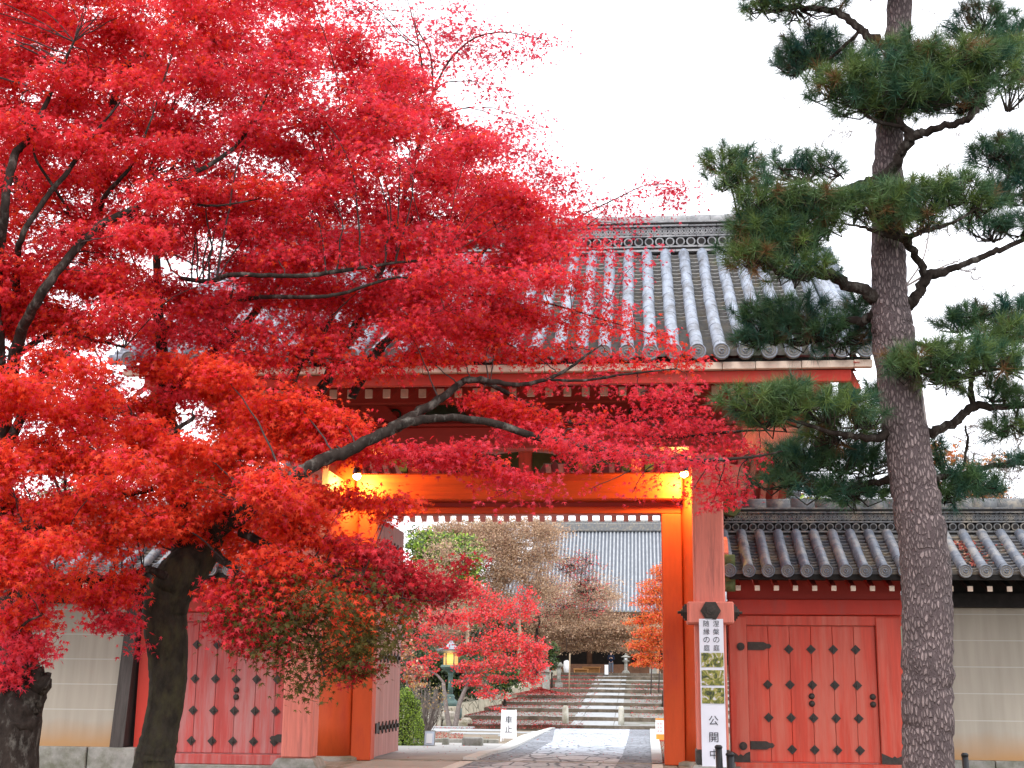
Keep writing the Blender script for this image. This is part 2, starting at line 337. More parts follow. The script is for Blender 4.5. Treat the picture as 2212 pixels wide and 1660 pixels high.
def text(chars, cx, y, cz, h, m, name, parent, face=1, thin=.004, gap=1.12, wght=0.0):
    """vertical column of characters facing the street, centred on cx, top at cz"""
    objs = []
    for i, ch in enumerate(chars):
        cu = bpy.data.curves.new('t', 'FONT'); cu.body = ch; cu.size = 1; cu.offset = wght
        to = bpy.data.objects.new('t', cu); COL.objects.link(to)
        me = bpy.data.meshes.new_from_object(to.evaluated_get(bpy.context.evaluated_depsgraph_get())); bpy.data.objects.remove(to)
        V = np.array([v.co[:] for v in me.vertices]);
        if len(V) == 0: continue
        F = [tuple(p.vertices) for p in me.polygons]
        lo, hi = V.min(0), V.max(0); s = h/max(hi[1]-lo[1], (hi[0]-lo[0]), .3)
        X = (V[:, 0]-(lo[0]+hi[0])/2)*s+cx; Z = (V[:, 1]-(lo[1]+hi[1])/2)*s+cz-h*(i*gap+.5)
        objs.append((np.stack([X, np.array([y(q) for q in Z]) if callable(y) else np.full(len(X), y), Z], 1), F)); bpy.data.meshes.remove(me)
    b = MB()
    for V, F in objs: b.add(V, F)
    return b.build(name, m, parent)

# ---------------------------------------------------------------- setting: ground, street, paths
def sheet(name, left, right, ys, dz, m, label=None):
    """strip of ground between two edge curves X(Y)"""
    b = MB(); vs = []; fs = []
    K = 6
    for y in ys:
        a, c = left(y), right(y)
        for k in range(K+1): vs.append((a+(c-a)*k/K, y, gz(y)+dz))
    for i in range(len(ys)-1):
        for k in range(K):
            j = i*(K+1)+k; fs.append((j, j+1, j+K+2, j+K+1))
    b.add(vs, fs); return struct(b.build(name, m), 'structure', label)
def curve(pts):
    """edge curve X(Y) through points of the ground seen at the given places"""
    P = sorted([(on_ground(u, v)[1], on_ground(u, v)[0]) for u, v in pts])
    ys, xs = [p[0] for p in P], [p[1] for p in P]
    def f(y):
        if y <= ys[0]:
            k = (xs[1]-xs[0])/(ys[1]-ys[0]); return xs[0]+k*(y-ys[0])*.5
        return float(np.interp(y, ys, xs))
    return f
gy = [-60, -10, 2.1, 2.3, 4, 20, 40, 53, 60, 70, 80, 96, 120, 200, 900]
g = MB(); gx = [-600, -60, -20, 20, 60, 600]
g.add([(x, y, gz(y)) for y in gy for x in gx], [(i*6+j, i*6+j+1, i*6+j+7, i*6+j+6) for i in range(len(gy)-1) for j in range(5)])
struct(g.build('ground', 'earth'))
ysn = [-60, -30, -12, -10]
sheet('road', lambda y: -80, lambda y: 80, ysn, .004, 'asphalt')
YS = [2.3, 4, 6, 8, 10, 12, 14, 16, 18, 20, 23, 26, 29, 32, 35, 38, 41, 44, 47, 50, 52.95]
LK_O = curve([(999, 1656), (1073, 1623), (1125, 1593), (1189, 1573.5)])
LK_I = curve([(1029, 1660), (1102, 1623), (1147, 1599), (1193, 1575)])
CL = curve([(1095, 1668), (1137, 1639), (1193.7, 1601.8), (1196, 1590), (1198, 1577)])
CR = curve([(1334, 1668), (1343.7, 1639), (1358, 1592), (1360.5, 1577)])
RK_I = curve([(1408, 1660), (1406, 1620), (1405, 1603), (1404, 1577)])
RK_O = curve([(1431, 1660), (1424, 1603), (1421, 1577)])
sheet('paved_path', CL, CR, YS, .012, 'crazy_paving')
sheet('cobbled_edge', LK_I, CL, YS, .008, 'cobbles')
sheet('cobbled_edge', CR, RK_I, YS, .008, 'cobbles')
def kerb(name, a, c, h):
    b = MB()
    for i in range(len(YS)-1):
        y0, y1 = YS[i], YS[i+1]-.015
        q = [(f(y), y, gz(y)+z) for y in (y0, y1) for f, z in ((a, 0), (a, h), (c, h), (c, 0))]
        b.add(q, [(0, 1, 5, 4), (1, 2, 6, 5), (2, 3, 7, 6), (0, 3, 2, 1), (4, 5, 6, 7)])
    return struct(b.build(name, 'kerb_stone'))
kerb('path_kerb', LK_O, LK_I, .05); kerb('path_kerb', RK_I, RK_O, .05)
yc = on_ground(1000, 1606)[1]
sheet('concrete_yard', lambda y: -14, LK_O, [2.35, 4, yc], .006, 'concrete')
b = MB(); xx = -3.05
while xx < 3.04:
    e = min(xx+random.uniform(.7, 1.2), 3.05); b.box(xx, e-.008, -.75, .6, -.7, -.10, 0, .012); b.box(xx, e-.008, -.45, 2.29, -.7, -.004, 0, .012); xx = e
struct(b.build('stone_platform', 'stone'))
pf = lambda nm, l0, r0, dz, m: struct((lambda b: (b.add([(l0(y), y, dz) if q == 0 else (r0(y), y, dz) for y in (-.44, .6, 1.5, 2.31) for q in (0, 1)], [(0, 1, 3, 2), (2, 3, 5, 4), (4, 5, 7, 6)]), b.build(nm, m))[1])(MB()))
pf('paved_path', CL, CR, .010, 'crazy_paving'); pf('cobbled_edge', LK_I, CL, .007, 'cobbles'); pf('cobbled_edge', CR, RK_I, .007, 'cobbles'); pf('concrete_yard', lambda y: -2.0, LK_O, .004, 'concrete'); pf('path_kerb', LK_O, LK_I, .012, 'kerb_stone'); pf('path_kerb', RK_I, lambda y: min(RK_O(y), 2.0), .012, 'kerb_stone')
# stone edging that closes the concrete yard, broken slabs behind it
b = MB(); X0, X1 = on_ground(880, 1607)[0], on_ground(1095, 1604)[0]
x = X0-6
while x < X1-.1:
    w = min(random.uniform(.8, 1.3), X1-x); b.box(x, x+w-.012, yc, yc+.14, gz(yc)-.1, gz(yc)+.09, 0, .012); x += w
struct(b.build('edging_kerb', 'stone'))
b = MB()
for (u0, u1, v, d) in ((885, 1110, 1578, 1.6), (900, 980, 1580.5, .8), (970, 1120, 1586, .9), (1085, 1150, 1584, .7), (1075, 1110, 1591, .5), (1145, 1190, 1583, .8), (925, 1040, 1572, 1.3)):
    p, q = on_ground(u0, v), on_ground(u1, v)
    b.box(p[0], q[0], p[1], p[1]+d, gz(p[1])-.05, gz(p[1])+.03, 0, .01)
struct(b.build('stepping_slab_path', 'paved_strip'))

# broad steps up to the hall
steps_px = [(1567.6, 1575.5), (1549.6, 1557.7), (1532, 1539.5), (1518.3, 1524.9), (1502.8, 1509.5), (1489.6, 1496.8), (1479.1, 1485.9), (1470.9, 1476.5), (1461.7, 1467.7), (1454, 1460.6)]
SY = [53+4.33*k for k in range(10)]; ztop = [at(1300, a, y)[2] for (a, _), y in zip(steps_px, SY)]; zbot = [at(1300, c, y)[2] for (_, c), y in zip(steps_px, SY)]
zbot[0] = -1.2
def wall_x(y): return float(np.interp(y, [53, 57, 62, 70, 80, 98], [-8.4, -8.0, -7.3, -6.3, -5.2, -4.9]))
st = MB(); pv = MB()
plx = lambda y: float(np.interp(y, [53, 92], [on_ground(1227, 1575)[0], at(1292, 1466, 92)[0]])); prx = lambda y: float(np.interp(y, [53, 92], [on_ground(1341, 1575)[0], at(1354, 1466, 92)[0]]))
for k in range(10):
    y0 = SY[k]; y1 = SY[k+1] if k < 9 else 124; z1 = zbot[k+1] if k < 9 else ztop[9]
    xl0, xl1 = wall_x(y0)-.5, wall_x(min(y1, 98))-.5; XR = 16
    if k == 9: xl0, xl1 = -40, -40
    n = 24
    for j in range(n):            # stone edging blocks, each a little different in height
        xa, xb = xl0+(XR-xl0)*j/n, xl0+(XR-xl0)*(j+1)/n-.02; e = random.uniform(-.015, .015)
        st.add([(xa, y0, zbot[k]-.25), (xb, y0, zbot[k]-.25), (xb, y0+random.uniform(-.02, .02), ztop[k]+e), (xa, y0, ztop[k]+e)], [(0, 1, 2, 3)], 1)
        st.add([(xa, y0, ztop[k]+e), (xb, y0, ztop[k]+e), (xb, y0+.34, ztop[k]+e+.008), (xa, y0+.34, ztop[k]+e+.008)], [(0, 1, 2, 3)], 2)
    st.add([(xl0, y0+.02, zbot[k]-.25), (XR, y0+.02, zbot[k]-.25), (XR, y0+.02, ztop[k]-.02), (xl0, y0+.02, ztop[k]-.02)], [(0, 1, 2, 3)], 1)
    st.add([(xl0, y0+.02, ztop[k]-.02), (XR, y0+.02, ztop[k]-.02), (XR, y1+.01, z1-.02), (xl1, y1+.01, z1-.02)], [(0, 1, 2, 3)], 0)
    if k < 9:
        for a, c in ((plx, lambda y: plx(y)+.42), (lambda y: prx(y)-.36, prx), (lambda y: plx(y)+.46, lambda y: prx(y)-.40)):
            ya, yb = y0+.345, y1-.02; pv.add([(a(ya), ya, ztop[k]+.0), (c(ya), ya, ztop[k]+.0), (c(yb), yb, z1+.0), (a(yb), yb, z1+.0)], [(0, 1, 2, 3)], 0)
struct(st.build('stone_steps', ['step_top', 'step_front', 'step_edge']))
struct(pv.build('step_path', 'paved_strip'))
# raised garden ground left of the steps, held by a battered rubble wall
gb = MB(); ww = thing('retaining_wall', 'mossy rubble stone wall slanting up beside the left edge of the broad steps', 'wall', (wall_x(53), 53, -1.1))
wy = [53, 55, 57, 60, 64, 68, 73, 80, 88, 97]
wt = [-.35, -.28, -.2, .0, .3, .6, .95, 1.3, 1.75, 2.2]
vs = []; 
for y, z in zip(wy, wt): vs += [(-60, y, z-.03), (wall_x(y)-.45, y, z-.03)]
gb.add(vs, [(2*i, 2*i+1, 2*i+3, 2*i+2) for i in range(len(wy)-1)]); gb.add([(-60, 53, -1.4), (wall_x(53)-.45, 53, -1.4), (wall_x(53)-.45, 53, -.38), (-60, 53, -.38)], [(0, 1, 2, 3)])
struct(gb.build('garden_ground', 'earth'))
wb = MB()
for i in range(len(wy)-1):
    y0, y1, a, c = wy[i], wy[i+1], wt[i], wt[i+1]; x0, x1 = wall_x(y0), wall_x(y1)
    wb.add([(x0+.15, y0, a-1.6), (x1+.15, y1, c-1.6), (x1-.1, y1, c+.1), (x0-.1, y0, a+.1), (x1-.55, y1, c+.1), (x0-.55, y0, a+.1)], [(0, 1, 2, 3), (3, 2, 4, 5)])
wb.build('sloping_wall', 'rubble_stone', ww)
cb = MB(); p0 = on_ground(868, 1566)
for x0, x1, z0, z1, dy in ((-14, -8.5, -1.2, -.62, 0), (-14, -8.55, -.615, -.28, .08)):
    xx = x0
    while xx < x1-.05:
        w = min(random.uniform(1.6, 2.6), x1-xx); cb.box(xx, xx+w-.02, 52.6+dy, 53.3, z0, z1, 0, .03); xx += w
cb.build('cut_stone_face', 'pale_stone', ww)
rb = MB()
for x, y, z, a, h in ((-8.15, 52.9, -1.2, .34, .5), (-7.55, 52.8, -1.2, .36, .42), (-8.2, 53.0, -.75, .45, .42), (-7.3, 53.4, -1.2, .3, .55)):
    rb.lathe([(a*.8, 0), (a, h*.4), (a*.9, h*.8), (a*.5, h)], (x, y, z), 7, 0, False, random.random(), 1.1, .7)
rb.build('boulder_face', 'pale_stone', ww)
hb = MB()
for k in range(40):
    a = -260+k*12; hb.add([(a, 560, 0), (a+12, 560, 0), (a+12, 700, 62+16*math.sin((k+1)*.31)+6*math.sin(k*1.3+1.3)), (a, 700, 62+16*math.sin(k*.31)+6*math.sin(k*1.3))], [(0, 1, 2, 3)], 0, True)
struct(hb.build('hill', 'hill'))

# ---------------------------------------------------------------- tiled roofs
def prof_pts(y0, z0, y1, z1, sag, n):
    return [(y0+(y1-y0)*t, z0+(z1-z0)*((1+sag)*t-sag*t*t)) for t in [i/n for i in range(n+1)]]
def along(P, s):
    P = np.array(P); d = np.r_[0, np.cumsum(np.linalg.norm(np.diff(P, axis=0), axis=1))]
    return np.array([np.interp(s, d, P[:, 0]), np.interp(s, d, P[:, 1])]), d[-1]
def tile_roof(x0, x1, prof, pitch, rc, mats, parent, front=True, course=.085, first=None):
    """mortared tile roof: concave pan courses between round cover tiles, and round crest tiles at the eave"""
    b = MB(); _, L = along(prof, 0); n = max(int(round((x1-x0)/pitch)), 1); pitch = (x1-x0)/n
    sgn = 1 if front else -1
    nor = lambda s: (lambda a, c: (lambda t: np.array([-t[1], t[0]])/np.linalg.norm(t) if (-t[1], t[0])[1] > 0 else np.array([t[1], -t[0]])/np.linalg.norm(t))(c-a))(along(prof, max(s-.05, 0))[0], along(prof, min(s+.05, L))[0])
    S = np.arange(0, L-.01, course); K = 6; lip = .042 if course > .12 else .028
    for s in S:                                   # pan courses, each lip standing over the next
        e = min(s+course*1.25, L); p, q = along(prof, s)[0], along(prof, e)[0]; N = nor(s)
        vs = []; fs = []
        for i in range(n):
            jit = random.uniform(-.004, .004)
            for k in range(K+1):
                t = k/K; sag = -.045*(1-(2*t-1)**2)+.04; x = x0+pitch*(i+t)
                vs += [(x, p[0]+N[0]*(sag-.012), p[1]+N[1]*(sag-.012)), (x, q[0]+N[0]*(sag+lip+jit), q[1]+N[1]*(sag+lip+jit)), (x, q[0]+N[0]*(sag-.02), q[1]+N[1]*(sag-.02))]
        W = (K+1)
        for i in range(n):
            for k in range(K):
                a = (i*W+k)*3; c = a+3
                fs += [(a, c, c+1, a+1), (a+1, c+1, c+2, a+2)]
        b.add(vs, fs, 1, False)
    TL = .30; M = 8
    for i in range(n+1):                          # cover tile rows
        x = x0+pitch*i; s = 0
        while s < L-.02:
            e = min(s+TL, L+.02)
            p, q = along(prof, s)[0], along(prof, min(e, L))[0]
            if e > L: q = q+(q-p)/np.linalg.norm(q-p)*(e-L)
            N = nor((s+min(e, L))/2); vs = []; dx = random.uniform(-.004, .004)
            for P_, r in ((p, rc*.985), (q, rc*1.015)):
                for k in range(M+1):
                    t = math.pi*k/M; vs.append((x+dx+r*math.cos(t), P_[0]+N[0]*(r*math.sin(t)*1.05+.03), P_[1]+N[1]*(r*math.sin(t)*1.05+.03)))
            b.add(vs, [(k, k+1, k+M+2, k+M+1) for k in range(M)], 0, True); b.add(vs[M+1:], [tuple(range(M+1))], 0, False)
            s += TL
    roof = b.build('tile_roof', mats[:2], parent)
    if first:                                     # crest discs at the eave
        N = nor(L); q = along(prof, L)[0]; t = q-along(prof, L-.1)[0]; t /= np.linalg.norm(t)
        c = MB(); cy, cz = q[0]+t[0]*.03+N[0]*.035, q[1]+t[1]*.03+N[1]*.035
        c.disc((x0, cy, cz), rc*1.22, .05, 'y', 16, 1)
        for rr, w in ((rc*1.12, rc*.12), (rc*.72, rc*.07)):
            ring = [(x0+rr*math.cos(a), cy-sgn*.026, cz+rr*math.sin(a)) for a in np.linspace(0, 2*math.pi, 15)]
            c.tube(ring, w, 4, 0, False)
        for k in range(3):                        # three commas
            a0 = k*2*math.pi/3; pts = [(x0+rc*.42*(1-.55*i/5)*math.cos(a0+i*.45), cy-sgn*.026, cz+rc*.42*(1-.55*i/5)*math.sin(a0+i*.45)) for i in range(6)]
            c.tube(pts, [rc*.05, rc*.09, rc*.13, rc*.16, rc*.17, rc*.1], 5, 0)
        e0 = c.build('eave_tile', mats[:2], roof)
        for i in range(1, n+1): copy_part(e0, roof, (pitch*i, 0, 0))
    return roof
def ridge(x0, x1, y, z, w, parent, mats, unit=.13, h_low=.09):
    """built-up ridge: flat courses, a row of round tiles, a lattice of arcs, flat courses and a cap"""
    b = MB(); zz = z
    def course(h, ov, mi=0):
        nonlocal zz
        x = x0-.02; L = random.uniform(.3, .5)
        while x < x1:
            e = min(x+L, x1+.02); o = random.uniform(-.006, .006)
            b.box(x, e-.006, y-w/2-ov+o, y+w/2+ov+o, zz, zz+h-.006, mi); x = e
        zz += h
    course(.035, .07); course(.03, .05, 1); course(.03, .06)
    r = unit*.44; n = int((x1-x0)/unit)
    b.box(x0, x1, y-w/2+.02, y+w/2-.02, zz, zz+2*r+unit*1.05, 1)
    for i in range(n):
        x = x0+(i+.5)*(x1-x0)/n
        for sg in (-1, 1): b.disc((x, y+sg*(w/2), zz+r), r, .07, 'y', 12, 0)
        for sg in (-1, 1): b.disc((x, y+sg*(w/2+.037), zz+r), r*.7, .012, 'y', 10, 1)
    zz += 2*r+.006
    course(.028, .045)
    u = unit*1.05; n2 = int((x1-x0)/u)
    for i in range(n2):
        xc = x0+(i+.5)*(x1-x0)/n2
        for cz, up in ((zz+.002, 1), (zz+u*.82, -1)):
            for off in (0, .5):
                pts = [(xc+off*u+u*.5*math.cos(t), y-w/2-.002, cz+up*u*.72*math.sin(t)) for t in np.linspace(0, math.pi, 8)]
                b.tube(pts, .012, 4, 0)
    zz += u*.84
    course(.03, .05); course(.026, .07, 1); course(.03, .055)
    x = x0-.05
    while x < x1:
        e = min(x+.34, x1+.05); b.tube([(x, y, zz+.02), (e-.005, y, zz+.02)], [w*.40, w*.43], 12, 0); x = e
    return b.build('ridge', mats, parent)
def verge(x, side, prof, parent, m, r=.062, pitch=.185, ln=.32):
    b = MB(); _, L = along(prof, 0); s = .1
    while s < L:
        p = along(prof, s)[0]; b.tube([(x-side*.12, p[0], p[1]+.03), (x+side*ln*.55, p[0], p[1]+.02)], [r*.95, r*1.05], 10, 0); b.disc((x+side*ln*.55, p[0], p[1]+.02), r*1.1, .03, 'x', 12, 0); s += pitch
    pts = [(x-side*.16, *(along(prof, s)[0]+np.array([0, .10]))) for s in np.linspace(0, L, 14)]
    b.tube(pts, .085, 10, 0)
    return b.build('verge_tile', m, parent)

# ---------------------------------------------------------------- the gate
GATE = thing('temple_gate', 'large vermilion temple gate with grey tiled roof and open doors', 'gate', (0, 2, 0))
for sx in (-1, 1):
    cx = sx*2.58
    b = MB(); b.box(cx-.19, cx+.19, 0, .38, .12, 3.95, 0, .022); p = b.build('front_pillar', 'faded_lit_paint', GATE)
    if sx > 0: b = MB(); b.box(cx-.205, cx+.205, -.015, .395, .12, .30, 0, .015); b.build('pillar_shoe', 'iron', p)
    b = MB(); b.lathe([(.42, -.12), (.40, .02), (.34, .10), (.31, .12)], (cx, .19, 0), 4, 0, False, math.pi/4); b.build('pillar_base', 'stone', GATE)
    b = MB(); b.lathe([(.30, .06), (.29, .5), (.285, 3.0), (.28, 4.3)], (cx, 2.07, 0), 28); p = b.build('main_pillar', 'lamplit_orange_paint', GATE)
    b = MB(); b.lathe([(.40, -.05), (.40, .04), (.34, .06)], (cx, 2.07, 0), 24); b.build('pillar_base', 'stone', p)
    b = MB(); b.box(sx*2.02, sx*2.30, 1.93, 2.22, .0, 3.41, 0, .012) if sx > 0 else b.box(-2.30, -2.02, 1.93, 2.22, 0, 3.41, 0, .012); b.build('door_jamb', 'lamplit_orange_paint', GATE)
    b = MB(); b.box(cx-.18, cx+.18, 4.2, 4.56, .1, 3.9, 0, .02); b.build('rear_pillar', 'red_paint', GATE)
    # tie block on the front pillar with its bronze hexagon caps
    b = MB(); b.box(cx-.285, cx+.285, -.10, .36, 1.80, 2.07, 0, .018); nk = b.build('tie_block', 'faded_lit_paint', GATE)
    for (px, py, pz), ax in (((cx, -.10, 1.955), 'y'), ((cx+.29, .1, 1.945), 'x'), ((cx-.29, .1, 1.945), 'x')):
        c = MB()
        if ax == 'y':
            c.disc((px, py-.012, pz), .125, .03, 'y', 6); c.disc((px, py-.035, pz), .095, .03, 'y', 6); c.disc((px, py-.06, pz), .05, .035, 'y', 10); c.disc((px, py-.085, pz), .02, .03, 'y', 8)
        else:
            sgn = 1 if px > cx else -1
            c.disc((px+sgn*.01, py, pz), .115, .03, 'x', 6); c.disc((px+sgn*.032, py, pz), .085, .03, 'x', 6); c.disc((px+sgn*.055, py, pz), .045, .03, 'x', 10); c.disc((px+sgn*.085, py, pz), .018, .05, 'x', 8)
        c.build('cap_ornament', 'iron', nk)
    b = MB(); b.box(cx-.10, cx+.10, .385, 1.79, 1.80, 2.05, 0, .01); b.build('tie_beam', 'red_paint', GATE)
    b = MB(); b.box(cx-.12, cx+.12, .385, 1.77, 3.56, 3.86, 0, .01); b.build('tie_beam', 'lamplit_orange_paint', GATE)
    b = MB(); b.box(cx-.10, cx+.10, 2.36, 4.19, 1.80, 2.05, 0, .01); b.build('tie_beam', 'red_paint', GATE)
    b = MB(); b.box(cx-.22, cx+.22, -.06, .44, 3.955, 4.03, 0, .01); b.box(cx-.14, cx+.14, .02, .36, 3.90, 3.952, 0, .01); b.build('bearing_block', 'red_paint', GATE)
    # rounded nose of the upper tie, pointing away from the opening
    e = cx+sx*.19
    nose = [(e+sx*.003, 3.50), (e+sx*.20, 3.48), (e+sx*.30, 3.52), (e+sx*.36, 3.60), (e+sx*.35, 3.68), (e+sx*.28, 3.76), (e+sx*.14, 3.81), (e+sx*.003, 3.83)]
    b = MB(); b.prism(nose, .08, .30); b.build('beam_nose', 'faded_lit_paint', GATE)
    b = MB(); b.prism([(cx+sx*.25, 3.42), (cx+sx*.46, 3.38), (cx+sx*.55, 3.46), (cx+sx*.47, 3.60), (cx+sx*.5, 3.7), (cx+sx*.25, 3.74)], 1.95, 2.17); b.build('beam_nose', 'green_paint', GATE)
    # green-painted carved bracket below the gable end of the eave beam
    xo = sx*4.12; poly = [(xo, 4.30), (xo+sx*.18, 4.30), (xo+sx*.22, 4.36), (xo+sx*.17, 4.42), (xo+sx*.23, 4.48), (xo+sx*.18, 4.55), (xo+sx*.22, 4.60), (xo, 4.62)]
    b = MB(); b.prism(poly, -1.2, -.9); b.build('carved_bracket', 'green_paint', GATE)
def beam(name, x0, x1, y0, y1, z0, z1, m, bev=.012):
    b = MB(); b.box(x0, x1, y0, y1, z0, z1, 0, bev); return b.build(name, m, GATE)
beam('door_lintel', -2.30, 2.30, 1.95, 2.20, 3.413, 3.515, 'lamplit_orange_beam_paint')
beam('lintel_board', -2.29, 2.29, 2.0, 2.12, 3.517, 3.585, 'red_shade_paint', 0)  # board filling the gap between the beams, shade put into its paint
beam('main_beam', -2.32, 2.32, 1.78, 2.12, 3.588, 3.975, 'lamplit_orange_beam_paint', .02)
beam('cap_beam', -3.95, 3.95, 1.87, 2.27, 4.30, 4.62, 'faded_lit_paint', .02)  # salmon tone puts the light on this beam into its colour
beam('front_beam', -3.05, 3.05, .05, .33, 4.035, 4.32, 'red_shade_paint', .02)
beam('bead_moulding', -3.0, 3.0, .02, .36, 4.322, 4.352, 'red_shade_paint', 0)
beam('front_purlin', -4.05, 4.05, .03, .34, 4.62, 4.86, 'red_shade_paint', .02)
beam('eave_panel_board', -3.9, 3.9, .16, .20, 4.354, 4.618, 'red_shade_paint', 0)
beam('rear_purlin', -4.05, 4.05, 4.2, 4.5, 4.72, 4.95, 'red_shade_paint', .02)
beam('threshold', -2.28, 2.28, 2.0, 2.2, -.06, .012, 'stone', .004)
# frog-leg strut and painted scrolls in the dark panel under the eave
def cloud(cx, cz, w, h, y0, y1, m, name):
    t = np.linspace(0, 2*math.pi, 40); r = 1+.13*np.cos(7*t)+.08*np.cos(3*t+1)
    b = MB(); b.prism([(cx+w*.5*a*math.cos(q), cz+h*.5*a*math.sin(q)) for a, q in zip(r, t)][::-1], y0, y1); return b.build(name, m, GATE)
fx = at(960, 882, 0)[0]
for x in (-1.75, fx, 1.0): 
    b = MB(); poly = [(x-.52, 4.354), (x-.50, 4.40), (x-.34, 4.42), (x-.22, 4.55), (x-.16, 4.617), (x+.16, 4.617), (x+.22, 4.55), (x+.34, 4.42), (x+.50, 4.40), (x+.52, 4.354), (x+.30, 4.354), (x+.14, 4.42), (x, 4.45), (x-.14, 4.42), (x-.30, 4.354)]
    b.prism(poly, .10, .158); b.build('frog_leg_strut', 'dark_green_paint' if x == fx else 'red_shade_paint', GATE)
    for s_ in (-1, 1):
        pts = [(x+s_*(.66+.13*a*math.cos(q)), .135, 4.49+.13*a*math.sin(q)) for a, q in zip(np.linspace(1, .2, 16), np.linspace(-2.6, 5.5, 16))]
        b = MB(); b.tube(pts, np.linspace(.022, .012, 16), 5); b.build('painted_scroll', 'dark_green_paint', GATE)
for x in (-1.5, -.75, .1, .95, 1.7):
    b = MB(); b.box(x-.10, x+.10, 1.9, 2.08, 3.978, 4.298, 0, .01); b.build('short_strut', 'faded_lit_paint', GATE)
    for s_ in (-1, 1):
        poly = [(x+s_*.103, 4.29), (x+s_*.40, 4.26), (x+s_*.46, 4.2), (x+s_*.38, 4.12), (x+s_*.27, 4.13), (x+s_*.20, 4.02), (x+s_*.103, 3.99)]
        b = MB(); b.prism(poly, 1.86, 1.93); b.build('cloud_carving', 'dark_green_paint', GATE)
# eave: rafters with cream ends, eave board, cream facing blocks
F0 = prof_pts(1.98, 7.25, -2.02, 4.74, .22, 30); B0 = prof_pts(2.12, 7.25, 7.25, 4.10, .22, 30)
NR = 37
for k in range(NR):
    x = -3.95+7.9*k/(NR-1)
    b = MB(); b.bar((x, -1.28, 4.475), (x, 2.05, 5.92), .085, .11); rf = b.build('rafter', 'red_shade_paint', GATE)
    b = MB(); b.box(x-.045, x+.045, -1.31, -1.285, 4.418, 4.53, 0, .006); b.build('rafter_end', 'cream_wood', rf)
for k in range(NR+2):
    x = -4.0+8.0*k/(NR+1)
    b = MB(); b.bar((x, 2.07, 5.92), (x, 6.62, 3.90), .085, .105); b.build('rear_rafter', 'faded_lit_paint', GATE)
b = MB(); b.add([(-4.2, -1.9, 4.545), (4.2, -1.9, 4.545), (4.2, 2.06, 6.05), (-4.2, 2.06, 6.05), (4.2, 6.55, 4.03), (-4.2, 6.55, 4.03)], [(0, 1, 2, 3), (3, 2, 4, 5)])
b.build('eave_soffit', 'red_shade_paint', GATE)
beam('eave_board', -4.12, 4.12, -1.93, -1.86, 4.425, 4.562, 'red_paint', .006)
b = MB(); x = -4.36; rr = random.Random(3)
while x < 4.35:
    w = min(rr.uniform(.33, .62), 4.36-x); z = .012*(abs(x)/4.3)**3
    b.box(x, x+w-.007, -2.0, -1.9, 4.565+z, 4.648+z, 0, .004); x += w
b.build('eave_facing', 'cream_wood', GATE)
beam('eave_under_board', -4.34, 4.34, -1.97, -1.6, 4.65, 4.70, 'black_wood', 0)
beam('rear_eave_board', -4.2, 4.2, 6.35, 6.6, 4.0, 4.08, 'red_paint', .006)
tile_roof(-4.27, 4.27, F0, .268, .078, ('cover_tile', 'pan_tile'), GATE, True, .165, True)
tile_roof(-4.27, 4.27, B0, .268, .078, ('cover_tile', 'pan_tile'), GATE, False, .2, False)
ridge(-3.95, 3.95, 2.05, 7.24, .30, GATE, ['ridge_tile', 'black_wood'], .15)
for sx in (-1, 1):
    verge(sx*4.33, sx, F0, GATE, 'cover_tile')
    verge(sx*4.33, sx, B0, GATE, 'cover_tile')
    b = MB(); P = [(y, z-.12) for y, z in F0]+[(y, z-.12) for y, z in B0]; lo = [(y, z-.30) for y, z in P]
    b.prism_x([(y, z) for y, z in P]+lo[::-1], sx*4.14, sx*4.21) ; b.build('bargeboard', 'red_paint', GATE)
    b = MB(); b.prism_x([(1.5, 6.35), (2.05, 6.8), (2.6, 6.35), (2.35, 6.1), (2.05, 5.75), (1.75, 6.1)], sx*4.215, sx*4.25); b.build('gable_pendant', 'green_paint', GATE)
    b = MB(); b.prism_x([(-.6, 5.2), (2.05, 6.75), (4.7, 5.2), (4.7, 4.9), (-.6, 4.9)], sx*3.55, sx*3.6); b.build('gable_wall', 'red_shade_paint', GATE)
    # demon-face end tile of the ridge, plain scrolled form
    b = MB(); b.prism_x([(1.72, 7.2), (1.68, 7.45), (1.78, 7.72), (1.95, 7.86), (2.05, 7.92), (2.15, 7.86), (2.32, 7.72), (2.42, 7.45), (2.38, 7.2)], sx*3.96, sx*4.1); b.build('ridge_end_tile', 'cover_tile', GATE)
# open door leaves, swung inwards
def studs_diamond(b, x, y, z, s, ax):
    if ax == 'y':
        b.disc((x, y, z), s, .016, 'y', 4); 
        for dx, dz in ((-.38, 0), (.38, 0), (0, -.38), (0, .38)): b.disc((x+dx*s, y-.012, z+dz*s), s*.17, .016, 'y', 7)
        b.disc((x, y-.014, z), s*.24, .03, 'y', 8)
for sx in (-1, 1):
    xh = 2.16 if sx > 0 else -2.03; d = sx*.012
    b = MB(); y = 2.24
    for k in range(7):
        w = 1.93/7; b.box(min(xh, xh+sx*.07), max(xh, xh+sx*.07), y, y+w-.006, .03, 3.39, 0, .004); y += w
    lf = b.build('door_leaf', 'leaf_door_paint', GATE)
    fx_ = xh-sx*.012
    for zz in (.42, 1.42, 2.35, 3.05):
        for k in range(6):
            yy = 2.24+1.93/7*(k+.95); c = MB(); c.disc((fx_, yy, zz), .085, .016, 'x', 4); c.disc((fx_-sx*.02, yy, zz), .03, .04, 'x', 8); c.build('door_stud', 'iron', lf)
    for zz in (.42, 2.95):
        c = MB(); c.box(min(fx_, fx_-sx*.012), max(fx_, fx_-sx*.012), 2.24, 2.42, zz-.07, zz+.07); c.build('hinge_plate', 'iron', lf)
    for zz in (1.75, 1.98):
        c = MB(); c.disc((fx_-sx*.02, 3.95, zz), .05, .05, 'x', 12); c.build('door_knob', 'iron', lf)

